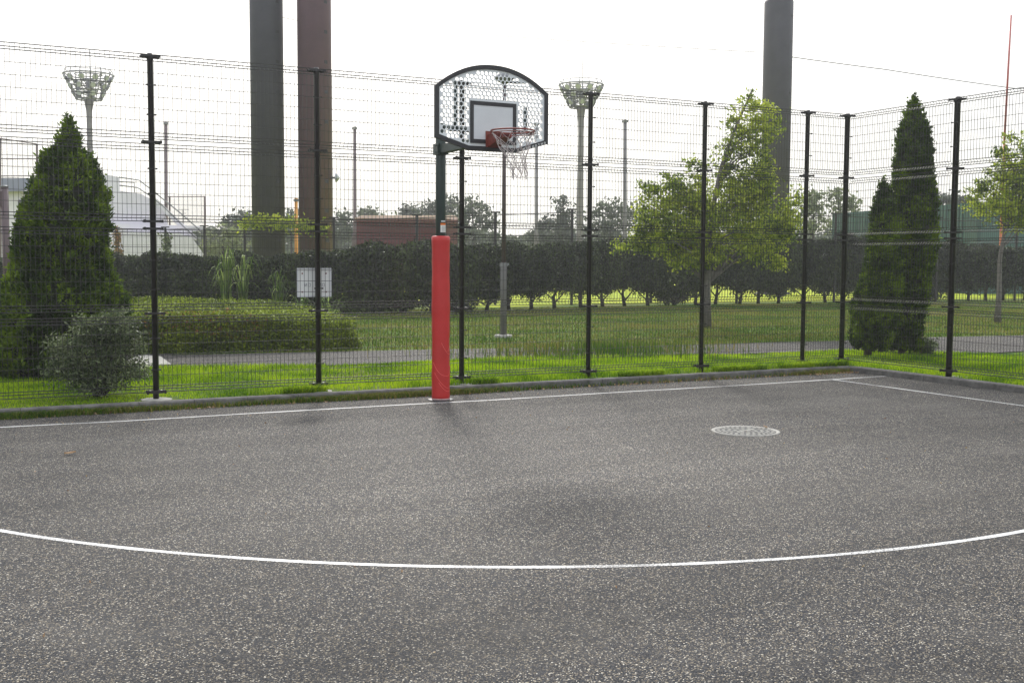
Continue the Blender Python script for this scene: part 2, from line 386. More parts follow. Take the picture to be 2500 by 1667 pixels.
def blades(name, XY, z, H, W, mt, lean=.35):
    """grass: a bent two-segment blade per point"""
    N = len(XY); az = RNG.uniform(0, 2 * np.pi, N); H = np.broadcast_to(np.asarray(H, float), (N,)) * RNG.uniform(.55, 1.3, N)
    dx = np.cos(az); dy = np.sin(az); ln = lean * RNG.uniform(.2, 1.6, N) * H; w2 = W / 2 * RNG.uniform(.6, 1.3, N)
    z = np.broadcast_to(np.asarray(z, float), (N,))
    px, py = -dy, dx
    V = np.empty((N, 2, 4, 3))
    def pt(t, s, f):
        return np.stack([XY[:, 0] + dx * ln * f + px * w2 * s, XY[:, 1] + dy * ln * f + py * w2 * s, z + H * t], 1)
    V[:, 0, 0] = pt(0, -1, 0); V[:, 0, 1] = pt(0, 1, 0); V[:, 0, 2] = pt(.6, .8, .35); V[:, 0, 3] = pt(.6, -.8, .35)
    V[:, 1, 0] = pt(.6, -.8, .35); V[:, 1, 1] = pt(.6, .8, .35); V[:, 1, 2] = pt(1, .08, 1); V[:, 1, 3] = pt(1, -.08, 1)
    return raw_mesh(name, V.reshape(-1, 3), 4, mt)
def lump(P, s, k=3, seed=0):
    r = np.random.default_rng(seed); out = np.zeros(len(P))
    for i in range(7):
        d = r.normal(size=3); d /= np.linalg.norm(d); out += np.sin(P @ d * s * (1 + .5 * i) + r.uniform(0, 6.28)) / (1 + .5 * i)
    return out / k
def clumps(blobs, n_cl, per, spread, seed=0, shell=.55):
    """leaf points gathered in clumps inside ellipsoids ((x,y,z),(rx,ry,rz))"""
    r = np.random.default_rng(seed); vol = np.array([b[1][0] * b[1][1] * b[1][2] for b in blobs]) ** .7; vol /= vol.sum()
    idx = r.choice(len(blobs), n_cl, p=vol); d = r.normal(size=(n_cl, 3)); d /= np.linalg.norm(d, axis=1)[:, None]
    rad = shell + (1 - shell) * r.uniform(0, 1, n_cl) ** .6
    rad *= r.uniform(.75, 1.08, n_cl)
    C = np.array([blobs[i][0] for i in idx]) + d * rad[:, None] * np.array([blobs[i][1] for i in idx])
    n_in = n_cl // 3
    C[:n_in] = np.array([blobs[i][0] for i in idx[:n_in]]) + d[:n_in] * (r.uniform(0, .6, n_in) ** .5)[:, None] * np.array([blobs[i][1] for i in idx[:n_in]])
    sz = spread * r.uniform(.5, 1.5, n_cl)
    P = np.repeat(C, per, 0) + r.normal(size=(n_cl * per, 3)) * np.repeat(sz, per)[:, None] * np.array([1, 1, .6])
    return P, C
def tree(name, label, cat, u, d, blobs, mt, leaf=(.09, .05), n_cl=400, per=60, spread=.16, trunk_r=.07, trunk_top=None, seed=1, group=None, lean=2.0, z0=.08, bark='bark', limbs=14, yr=.9, shell=.55):
    """blobs in photo pixels (u, v, ru, rv) at distance d -> crown; trunk and limbs rise into it"""
    s = mpp(d); base = col_at(u, d, z0); rt = thing(name, label, cat, base, group=group)
    W = []
    for q in blobs:
        (bu, bv, ru, rv) = q[:4]; off = q[4] if len(q) > 4 else 0
        c = at(bu, bv, d + off) - base; W.append(((c.x, c.y, c.z), (ru * s, ru * s * yr, rv * s)))
    P, C = clumps(W, n_cl, per, spread, seed, shell)
    P = P[P[:, 2] > .05]
    link('crown', leaf_mesh('crown', P, leaf[0], leaf[1], mt), rt)
    b = MB(); r = random.Random(seed)
    top = max(W, key=lambda q: q[0][2] + q[1][2]); zt = trunk_top if trunk_top else top[0][2] + top[1][2] * .5
    ax = []
    for i in range(7):
        t = i / 6; ax.append(Vector((top[0][0] * t ** lean + r.uniform(-1, 1) * .03, top[0][1] * t ** lean + r.uniform(-1, 1) * .03, zt * t - (0.05 if i == 0 else 0))))
    b.tube(ax, [trunk_r * (1 - .8 * i / 6) * (1.35 if i == 0 else 1) for i in range(7)], 9)
    lb = b; lo = min(q[0][2] - q[1][2] for q in W)
    for k in range(limbs):
        c = Vector(C[r.randrange(len(C))]); t0 = max(max(.18, lo * .8 / zt), min(.88, (c.z - .75 * math.hypot(c.x, c.y)) / zt)); f = t0 * 6; i = min(5, int(f))
        p0 = ax[i].lerp(ax[i + 1], f - i); mid = p0.lerp(c, .5) + Vector((0, 0, .12 * (c - p0).length))
        rr = trunk_r * (1 - .8 * t0) * .5
        lb.tube([p0, mid, c], [rr, rr * .6, rr * .2], 5, False)
    lb.build('trunk', M[bark], rt, True)
    return rt

# ------------------------------------------------------------------ ground, court, path, kerb
YK, XK = 12.83, 12.49            # court side of the kerbs
KW = .12
def sheet(name, pts, mt, z):
    b = MB(); b.add([(x, y, z) for x, y in pts], [tuple(range(len(pts)))])
    return tag(b.build(name, mt), kind='structure')
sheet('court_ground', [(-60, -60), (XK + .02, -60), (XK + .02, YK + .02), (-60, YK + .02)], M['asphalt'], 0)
sheet('lawn_ground', [(-60, YK + .06), (XK + .06, YK + .06), (XK + .06, -60), (60, -60), (330, 20), (330, 520), (-200, 520), (-200, 60)], M['lawn'], .08)
# far playing field beyond the second fence; sunlit brightness is put into its colour
FIELD = [at(u, 640, d) for u, d in ((-300, 56), (0, 50), (600, 45.5), (1210, 38.2), (1400, 41), (2000, 46), (2600, 52), (2600, 85), (1250, 78), (-300, 85))]
sheet('sunlit_playing_field', [(p.x, p.y) for p in FIELD], M['field'], .09)
# footpath
top_e = [(-30, 30), (-6, 22.5), (1.2, 19.6), (3.28, 19.02), (7.83, 18.32), (12.24, 17.44), (16.43, 17.05), (18.8, 17.09), (21.4, 16.69), (30, 15.0)]
bot_e = [(30, 5), (22, 11.0), (17.52, 13.65), (16.4, 13.6), (15.6, 14.3), (14.59, 15.14), (12.28, 15.29), (10, 15.9), (8.0, 16.2), (6.91, 16.16), (5.34, 16.14), (2.93, 16.9), (0, 18.0), (-8, 21), (-30, 28)]
sheet('footpath', top_e + bot_e, M['path'], .096)
p2 = [(2.55, 18.6), (3.35, 18.4), (3.55, 21.3), (3.35, 24.0), (3.15, 24.0), (2.9, 21.5)]
sheet('side_path', p2, M['path'], .101)
# kerb
kb = MB()
def kerbrun(b, p0, p1, nrm, seglen=.6):
    p0 = Vector(p0); p1 = Vector(p1); n = max(1, int((p1 - p0).length / seglen)); nrm = Vector(nrm); t = (p1 - p0).normalized()
    for i in range(n):
        a = p0.lerp(p1, i / n) + t * .003; c = p0.lerp(p1, (i + 1) / n) - t * .003; j = random.uniform(-.004, .004)
        prof = [(j, -.05), (j, .072), (j + .015, .088), (KW - .01, .088), (KW, .083), (KW, -.05)]
        vs = [q + nrm * x + Vector((0, 0, z)) for q in (a, c) for x, z in prof]
        fs = [(k, k + 1, 6 + k + 1, 6 + k) for k in range(5)] + [(0, 1, 2, 3, 4, 5), (11, 10, 9, 8, 7, 6)]
        b.add(vs, fs)
kerbrun(kb, (-12, YK, 0), (XK - .25, YK, 0), (0, 1, 0))
kerbrun(kb, (XK, YK - .25, 0), (XK, -14, 0), (1, 0, 0))
kerbrun(kb, (XK - .25, YK, 0), (XK - .07, YK - .07, 0), (.707, .707, 0), .3)
kerbrun(kb, (XK - .07, YK - .07, 0), (XK, YK - .25, 0), (.95, .3, 0), .3)
tag(kb.build('kerb', M['kerb']), kind='structure')

# painted lines
def ribbon(name, pts, wd, z=.0020):
    b = MB(); P = [Vector((p[0], p[1], 0)) for p in pts]; vs = []
    for i, p in enumerate(P):
        t = (P[min(i + 1, len(P) - 1)] - P[max(0, i - 1)]).normalized(); nn = Vector((-t.y, t.x, 0)) * wd / 2 * random.uniform(.86, 1.08)
        vs += [(p.x + nn.x, p.y + nn.y, z), (p.x - nn.x, p.y - nn.y, z)]
    b.add(vs, [(2 * i, 2 * i + 1, 2 * i + 3, 2 * i + 2) for i in range(len(P) - 1)])
    return tag(b.build(name, M['paint']), kind='structure')
bl = [gp(u, v, 0) for u, v in ((0, 1043), (300, 1028), (600, 1010), (1021, 986), (1192, 977), (1500, 958), (1800, 941), (2100, 922), (2173, 917.5))]
d0 = (bl[0] - bl[1]).normalized()
bl = [bl[0] + d0 * 7] + bl
fine = []
for i in range(len(bl) - 1):
    for k in range(8): fine.append(bl[i].lerp(bl[i + 1], k / 8) + Vector((0, random.uniform(-.004, .004), 0)))
fine.append(bl[-1])
ribbon('baseline_marking', fine, .05)
sl = gp(2034, 927, 0); sl2 = gp(2500, 991, 0); dd = (sl2 - sl).normalized()
ribbon('sideline_marking', [sl + dd * .0 + Vector((0, 0, 0)), sl2, sl2 + dd * 8], .05, .0035)
ac = (5.7074, 11.2371); ar = 6.5937
ribbon('arc_marking', [(ac[0] + ar * math.cos(a), ac[1] + ar * math.sin(a)) for a in [math.radians(-172 + 140 * i / 120) for i in range(121)]], .05, .0020)

# manhole cover
mh = thing('manhole_cover', 'round cream coloured manhole cover with worn raised pattern set in the asphalt court', 'manhole cover', (7.109, 8.702, 0), .35)
b = MB(); b.lathe((0, 0, 0), [(.30, -.03), (.338, -.03), (.338, .004), (.335, .007), (.306, .007), (.30, .003)], 48); b.build('rim', M['cover'], mh, True)
b = MB(); b.lathe((0, 0, 0), [(.299, -.03), (.299, .0035)], 48); b.build('lid', M['coverdark'], mh)
b = MB()
for rr, n, l in ((.05, 6, .030), (.105, 12, .034), (.165, 18, .036), (.22, 24, .036), (.27, 30, .036)):
    for k in range(n):
        a = 2 * math.pi * (k + .5 * (n % 4 == 0)) / n
        if abs(math.sin(a) * rr) < .022 and rr < .2: continue
        b.box((rr * math.cos(a), rr * math.sin(a), .005), (.030, l, .006), a)
b.box((0, 0, .0055), (.30, .028, .007)); b.build('raised_pattern', M['cover'], mh)

# ------------------------------------------------------------------ near mesh fence
X1, SP, YF, XC = 2.168, 1.925, 13.117, 12.637
ROWS = [(.17, 1.03), (1.10, 2.02), (2.11, 2.975), (3.03, 3.965)]
MAJ = [.17, 1.068, 2.028, 2.112, 3.0, 3.95]; MINR = [.425, .785, 1.34, 1.67, 2.42, 2.70, 3.30, 3.63]
def panel_mesh(L, h):
    b = MB(); r = .0029; nv = int(round(L / .05)); f = .035
    zs = [(0, 0), (.035, f), (.07, 0), (h - .07, 0), (h - .035, f), (h, 0)]
    for i in range(nv + 1):
        x = L * i / nv; b.tube([(x, y, z) for z, y in zs], r, 4, False)
    hs_ = [(0, 0), (.035, f), (.07, 0), (h - .07, 0), (h - .035, f), (h, 0)]
    n = max(1, round((h - .14) / .125))
    hs_ += [(.07 + (h - .14) * k / n, 0) for k in range(1, n)]
    for k, (z, y) in enumerate(hs_):
        rh_ = .0062 if k < 6 else .0036
        b.tube([(0, y + r + rh_ * .6, z), (L, y + r + rh_ * .6, z)], rh_, 4, False)
    return b.mesh('mesh_panel', M['wire'])
PM = {}
def mesh_fence(name, label, pts, rpost, big=()):
    """posts at pts; four welded wire panels between each pair"""
    rt = thing(name, label, 'fence', (pts[0][0], pts[0][1], .08))
    o0 = Vector((pts[0][0], pts[0][1], 0))
    pm = {}
    for i, p in enumerate(pts):
        r = rpost[i]; q = Vector((p[0], p[1], 0)) - o0
        if r not in pm:
            b = MB(); b.lathe((0, 0, 0), [(r, -.1), (r, 3.90), (r * 1.12, 3.91), (r * 1.12, 3.96), (r * .8, 3.985)], 14)
            kc = MB()
            kc.box((0, -r - .004, 0), (.17, .012, .022)); kc.box((0, r + .004, 0), (.17, .012, .022))
            kc.box((-.05, 0, 0), (.014, 2 * r + .01, .022)); kc.box((.05, 0, 0), (.014, 2 * r + .01, .022)); kc.box((-.078, -r - .012, 0), (.018, .012, .03)); kc.box((.078, -r - .012, 0), (.018, .012, .03))
            ks = MB(); ks.box((0, -r - .003, 0), (.11, .010, .010)); ks.box((-.045, -r - .008, 0), (.018, .014, .018)); ks.box((.045, -r - .008, 0), (.018, .014, .018))
            pm[r] = (b.mesh('post', M['black'], True), kc.mesh('clamp', M['black']), ks.mesh('clip', M['black']))
        po = link('post', pm[r][0], rt, (q.x, q.y, -.0))
        j = min(i + 1, len(pts) - 1); k = max(0, i - 1); t = Vector((pts[j][0] - pts[k][0], pts[j][1] - pts[k][1], 0))
        po.rotation_euler.z = math.atan2(t.y, t.x)
        for z in MAJ:
            k_ = link('clamp', pm[r][1], po, (0, 0, z)); k_.scale = (1.25, 1.05, 1.5 if z < .3 else 1.15)
        for z in MINR: link('clip', pm[r][2], po, (0, 0, z))
    for i in range(len(pts) - 1):
        a = Vector((*pts[i], 0)); c = Vector((*pts[i + 1], 0)); L = (c - a).length; t = (c - a).normalized()
        for z0, z1 in ROWS:
            key = (round(L, 3), z0)
            if key not in PM: PM[key] = panel_mesh(L - .06, z1 - z0)
            nrm = Vector((-t.y, t.x, 0))
            o = link('mesh_panel', PM[key], rt, a - o0 + t * .03 - nrm * .041 + Vector((0, 0, z0)))
            o.rotation_euler.z = math.atan2(t.y, t.x)
    # z of the root is the ground: lift children back
    for ch in rt.children: ch.location.z -= .08
    return rt
back = [(X1 + SP * i, YF) for i in range(-3, 6)]
rts = mesh_fence('wire_mesh_fence', 'dark brown wire mesh fence running along the far side of the court behind the hoop', back + [(XC - .045, YF)], [.033] * len(back) + [.041])
side = [(XC, YF - .045), (XC, 11.056), (XC, 9.05), (XC, 7.05), (XC, 5.05)]
side_rt = mesh_fence('wire_mesh_fence', 'dark brown wire mesh fence running from the corner post past the column conifers', side[1:], [.043] * 4)
# span between corner post and first side post belongs to the side fence
L0 = side[0][1] - side[1][1]
for z0, z1 in ROWS:
    o = link('mesh_panel', panel_mesh(L0 - .08, z1 - z0), side_rt, (-.034, L0 - .02, z0 - .08)); o.rotation_euler.z = -math.pi / 2
# concrete footings under posts
for (x, y), wd, lab in ((back[3], .42, 'pale concrete footing pad in the grass under the leftmost fence post'), (back[4], .38, 'pale concrete footing pad under the fence post that carries the white board'),
                    (back[5], .30, 'small pale concrete footing pad under the fence post beside the red padded hoop post'), ((XC + .13, side[1][1]), .34, 'pale concrete footing pad under the thick fence post near the right edge'), ((XC + .0, YF + .02), .26, 'concrete footing pad under the corner fence post')):
    b = MB(); b.lathe((0, 0, 0), [(wd * .42, -.05), (wd * .42, .042), (wd * .38, .046)], 9)
    tag(b.build('concrete_footing', M['concrete'], loc=(x, y - .03, .045)), lab, 'footing')

# white board on the outside of the fence at the second post
sx = back[4][0]
sg = thing('notice_board', 'white rectangular metal board seen from behind, fixed outside the fence across a post', 'sign', (sx, YF + .075, 1.50))
c = at(772, 690, 13.50); sg.location = (c.x, YF + .075, c.z)
b = MB(); b.box((0, 0, 0), (.425, .006, .345)); b.build('plate', M['white'], sg)
b = MB()
for z in (-.168, .168): b.box((0, -.009, z), (.43, .012, .016))
for x in (-.209, .209): b.box((x, -.009, 0), (.014, .012, .318))
b.build('frame', M['target'], sg)
b = MB()
for x in (-.15, .15):
    for z in (-.115, .11): b.tube([(x, -.003, z), (x, -.010, z)], .009, 8)
b.build('bolt', M['rim'], sg)
b = MB()   # faint mirrored print showing through
for k, (x, z) in enumerate([(-.105, -.03), (-.06, -.03), (.075, -.03), (.115, -.03)]):
    if k % 2 == 0:
        b.box((x - .012, -.0045, z), (.006, .003, .04)); b.box((x + .012, -.0045, z), (.006, .003, .04)); b.box((x, -.0045, z), (.005, .003, .044), M=Matrix.Rotation(.5, 3, 'Y'))
    else:
        for s in (-1, 1): b.box((x + s * .012, -.0045, z), (.005, .003, .034)); b.box((x, -.0045, z + s * .018), (.026, .003, .005))
b.build('faint_print', M['mark'], sg)

# ------------------------------------------------------------------ basketball hoop
HX, HY = 5.362, 12.29
hp = thing('basketball_hoop', 'basketball hoop with perforated fan shaped backboard on a green post wrapped in red padding', 'basketball hoop', (HX, HY, 0))
b = MB(); b.lathe((0, 0, 0), [(.060, -.1), (.060, 3.30), (.056, 3.31)], 24); b.build('post', M['green'], hp, True)
# padding: vinyl sleeve with slightly uneven outline
pr = MB(); prof = []
for i in range(40):
    z = .012 + (1.965 - .012) * i / 39; prof.append((.108 + .0022 * math.sin(z * 7) + .0015 * math.sin(z * 23 + 1), z))
prof = [(.10, .008)] + prof + [(.098, 1.975), (.061, 1.978)]
pr.lathe((0, 0, 0), prof, 36); pad = pr.build('padding', M['pad'], hp, True)
# the wrapping tape that shows as raised diagonal creases near the foot
b = MB()
for (z0, z1, a0, a1) in ((.70, .56, -1.9, -.7), (.46, .30, -2.9, -1.3), (.30, .42, -1.3, -.5), (.34, .14, -2.7, -.8), (.22, .12, -2.2, -.7), (.62, .66, -1.5, -.8)):
    b.tube([(.1105 * math.cos(a0 + (a1 - a0) * k / 10), .1105 * math.sin(a0 + (a1 - a0) * k / 10), z0 + (z1 - z0) * (k / 10) - .045 * math.sin(k * .314)) for k in range(11)], .0030, 5)
b.build('crease', M['crease'], pad, True)
b = MB(); b.lathe((0, 0, 0), [(.16, -.01), (.16, .006), (.155, .010), (.112, .010)], 28); b.build('base_plate', M['trim'], hp, True)
b = MB(); b.lathe((0, 0, 0), [(.1105, .010), (.1115, .016), (.1115, .022), (.1095, .026)], 36); b.build('worn_edge', M['padlip'], pad, True)
# stickers facing the court
def curved_label(z0, z1, half, rr, mt, name, parent, th=-1.42):
    q = MB(); vs = []
    for z in (z0, z1):
        for k in range(9):
            a = th - half + 2 * half * k / 8; vs.append((rr * math.cos(a), rr * math.sin(a), z))
    q.add(vs, [(k, k + 1, 10 + k, 9 + k) for k in range(8)]); return q.build(name, mt, parent)
st = curved_label(2.02, 2.105, .62, .0612, M['white'], 'warning_label', hp)
curved_label(2.105, 2.13, .62, .0614, M['orange'], 'warning_band', st)
curved_label(2.145, 2.16, .50, .0614, M['target'], 'small_label', hp)
q = MB()
for k in range(5): q.box((.0625 * math.cos(-1.42), .0625 * math.sin(-1.42), 2.033 + k * .014), (.05, .0015, .004), -1.42 + math.pi / 2)
q.build('small_print', M['mark'], st)
BD = 1.40                                     # board stands this far in front of the post
ZB, WB, HB = 2.865, 1.36, .915
hw = WB / 2
def outline(ins=0.0, n=26):
    """fan shape in board coordinates (x, z): straight sides, arched top, cut lower corners"""
    p = [(-.29, 0 + ins), (.29, 0 + ins), (hw - ins, .112 + ins * .8), (hw - ins, .655 - ins * .35)]
    for k in range(1, n):
        t = k / n; x = (hw - ins) * (1 - 2 * t); z = .655 - ins * .35 + (HB - .655 - ins * .65) * (1 - abs(2 * t - 1) ** 2.15); p.append((x, z))
    p += [(-hw + ins, .655 - ins * .35), (-hw + ins, .112 + ins * .8)]
    return p
def inside(x, z, poly):
    c = False; n = len(poly)
    for i in range(n):
        x0, z0 = poly[i]; x1, z1 = poly[(i + 1) % n]
        if (z0 > z) != (z1 > z) and x < (x1 - x0) * (z - z0) / (z1 - z0) + x0: c = not c
    return c
bb = link('backboard', None) if False else None
pin = outline(.046); pmid = outline(.025); pout = outline(0)
b = MB(); P_ = .0495; R_ = P_ / math.sqrt(3); rh = .0216
tx0, tx1, tz0, tz1 = -.275, .285, .065, .535     # solid zone round the target
plate_t = .004
rows = int(HB / (P_ * .866)) + 2
for j in range(-1, rows + 1):
    for i in range(-18, 19):
        x = i * P_ + (P_ / 2 if j % 2 else 0); z = j * P_ * .8660 + .01
        if not inside(x, z, pmid): continue
        hexp = [(x + R_ * math.cos(math.pi / 6 + math.pi / 3 * k), z + R_ * math.sin(math.pi / 6 + math.pi / 3 * k)) for k in range(6)]
        ok = all(inside(x + .0235 * math.cos(a), z + .0235 * math.sin(a), pin) for a in [k * math.pi / 3 for k in range(6)]) and not (tx0 - .015 < x < tx1 + .015 and tz0 - .08 < z < tz1 + .015)
        if not ok:
            b.add([(a, 0, c_) for a, c_ in hexp], [(0, 1, 2, 3, 4, 5)]); continue
        hx2 = []
        for k in range(6):
            hx2 += [hexp[k], ((hexp[k][0] + hexp[(k + 1) % 6][0]) / 2, (hexp[k][1] + hexp[(k + 1) % 6][1]) / 2)]
        cir = [(x + rh * math.cos(math.pi / 6 + math.pi / 6 * k), z + rh * math.sin(math.pi / 6 + math.pi / 6 * k)) for k in range(12)]
        vs = [(a, 0, c_) for a, c_ in hx2 + cir] + [(a, .012, c_) for a, c_ in cir]
        b.add(vs, [(k, (k + 1) % 12, 12 + (k + 1) % 12, 12 + k) for k in range(12)] + [(12 + k, 12 + (k + 1) % 12, 24 + (k + 1) % 12, 24 + k) for k in range(12)])
board = b.build('backboard', M['board'], hp, loc=(0, -BD, ZB))
# black frame: outer band, 30 mm deep
fr = MB(); n = len(pout); vs = []
for y in (-.012, .022):
    vs += [(x, y, z) for x, z in pout] + [(x, y, z) for x, z in pin]
fs = []
for k in range(n):
    k2 = (k + 1) % n
    fs += [(k, k2, n + k2, n + k), (2 * n + k2, 2 * n + k, 3 * n + k, 3 * n + k2), (k2, k, 2 * n + k, 2 * n + k2), (n + k, n + k2, 3 * n + k2, 3 * n + k)]
fr.add(vs, fs); fo = fr.build('frame', M['trim'], board)
# unreadable light maker's marks on the frame's lower right
q = MB(); a0 = Vector((.36, -.0135, .036)); a1 = Vector((.655, -.0135, .125)); L_ = (a1 - a0)
for k in range(8):
    o_ = a0 + L_ * ((k + .5) / 8); ang = -math.atan2(L_.z, L_.x); R3 = Matrix.Rotation(ang, 3, 'Y')
    if k % 3 == 1: parts = [(-.008, 0, .006, .022), (.008, 0, .006, .022), (0, .009, .018, .005), (0, -.009, .018, .005)]
    elif k % 3 == 0: parts = [(-.008, 0, .006, .024), (.008, 0, .006, .024), (0, .003, .014, .005)]
    else: parts = [(0, 0, .006, .022), (0, .010, .020, .005)]
    for dx, dz, wx, wz in parts: q.box(o_ + R3 @ Vector((dx, 0, dz)), (wx, .002, wz), M=R3)
q.build('maker_mark', M['white'], fo)
# target square
q = MB(); q.box((.005, -.004, .300), (.50, .006, .385)); tg = q.build('target_panel', M['target'], board)
q = MB(); lw = .042; cx, cz, ww, hh = .005, .300, .555, .445
for z in (cz - hh / 2 + lw / 2, cz + hh / 2 - lw / 2): q.box((cx, -.0085, z), (ww, .004, lw))
for x in (cx - ww / 2 + lw / 2, cx + ww / 2 - lw / 2): q.box((x, -.0085, cz), (lw, .004, hh - 2 * lw - .001))
q.build('target_square', M['trim'], board)
# rear tubes and arm
q = MB()
q.tube([(-.42, .045, .20), (-.42, .045, .72)], .022, 8); q.tube([(.42, .045, .20), (.42, .045, .50)], .022, 8)
q.tube([(-.50, .048, .215), (.50, .048, .215)], .024, 8)
q.build('rear_frame', M['green'], board, True)
q = MB()   # tapered box arm from post to board
yb = -BD + .03
for s in (1,):
    A = [(-.045, -.03, 2.955), (.045, -.03, 2.955), (.045, -.03, 3.06), (-.045, -.03, 3.06)]
    B = [(-.04, yb, 2.955), (.04, yb, 2.955), (.04, yb, 3.02), (-.04, yb, 3.02)]
    q.add(A + B, [(0, 1, 2, 3), (7, 6, 5, 4), (0, 4, 5, 1), (1, 5, 6, 2), (2, 6, 7, 3), (3, 7, 4, 0)])
q.box((0, 0, 3.005), (.142, .142, .13))
for z in (2.965, 3.045): q.tube([(-.09, -.04, z), (-.078, -.04, z)], .013, 6)
q.build('arm', M['green'], hp)
q = MB(); q.tube([(0, -.02, 3.28), (0, yb + .01, 3.10)], .024, 8); q.build('upper_brace', M['green'], hp, True)
# rim
RO = .475; RZ = 3.035; rr = .228
rim = MB()
def ring(b, c, r, t, n=40, sq=1.0, sides=8):
    vs = []; fs = []
    for i in range(n):
        a = 2 * math.pi * i / n
        for k in range(sides):
            e_ = 2 * math.pi * k / sides; x = r + t * math.cos(e_); vs.append((c[0] + x * math.cos(a), c[1] + x * math.sin(a), c[2] + t * sq * math.sin(e_)))
    for i in range(n):
        for k in range(sides): fs.append((i * sides + k, ((i + 1) % n) * sides + k, ((i + 1) % n) * sides + (k + 1) % sides, i * sides + (k + 1) % sides))
    b.add(vs, fs)
ring(rim, (0, 0, 0), rr, .009); ring(rim, (0, 0, -.024), rr - .004, .005)
ro = rim.build('rim', M['rim'], hp, True, loc=(0, -BD - RO, RZ))
q = MB(); yo = RO - .012
q.box((0, yo - .004, -.045), (.18, .010, .17))
q.box((0, (yo + rr) / 2, -.010), (.13, yo - rr + .03, .010))
for s in (-1, 1):
    q.add([(s * .066, yo, .005), (s * .066, rr - .07, .0), (s * .056, rr - .10, -.045), (s * .066, yo, -.13), (s * .060, yo, .005), (s * .060, rr - .07, .0), (s * .050, rr - .10, -.045), (s * .060, yo, -.13)],
          [(0, 1, 2, 3), (7, 6, 5, 4), (0, 4, 5, 1), (1, 5, 6, 2), (2, 6, 7, 3), (3, 7, 4, 0)])
q.add([(-.055, rr - .10, -.047), (.055, rr - .10, -.047), (.066, yo, -.125), (-.066, yo, -.125), (-.055, rr - .10, -.053), (.055, rr - .10, -.053), (.066, yo, -.132), (-.066, yo, -.132)],
      [(0, 1, 2, 3), (7, 6, 5, 4), (0, 4, 5, 1), (1, 5, 6, 2), (2, 6, 7, 3), (3, 7, 4, 0)])
q.build('bracket', M['rim'], ro)
# net: 12 strands each way, gathered and blown a little to one side
q = MB(); nt_r = random.Random(3)
def netpt(i, lv):
    a = 2 * math.pi * (i + (lv % 2) * .5) / 12; t = lv / 7
    r = rr * (.97 - .60 * min(1, t * 1.5) ** .8) + .018 * math.sin(i * 2.3 + lv)
    sway = Vector((.035, -.02, 0)) * t ** 1.3 * 2 + Vector((.02 * math.sin(i * 3.1 + lv * 1.3), .02 * math.cos(i * 1.7 + lv), 0)) * t
    return Vector((r * math.cos(a), r * math.sin(a), -.03 - .43 * t - (.05 * abs(math.sin(i * 1.9)) * t if lv > 4 else 0))) + sway
for i in range(12):
    for lv in range(7):
        if lv == 6 and i % 4 == 1: continue
        p = netpt(i, lv)
        if lv % 2 == 0: n1, n2 = netpt(i, lv + 1), netpt(i - 1, lv + 1)
        else: n1, n2 = netpt(i + 1, lv + 1), netpt(i, lv + 1)
        for t in (n1, n2):
            mid = p.lerp(t, .5) + Vector((nt_r.uniform(-1, 1), nt_r.uniform(-1, 1), nt_r.uniform(-1, .2))) * .008
            q.tube([p, mid, t], .0032, 5, False)
    a = 2 * math.pi * i / 12
    q.tube([(rr * math.cos(a), rr * math.sin(a), -.02), netpt(i, 0) + Vector((0, 0, -.004))], .0035, 5)
q.build('net', M['cord'], ro, True)

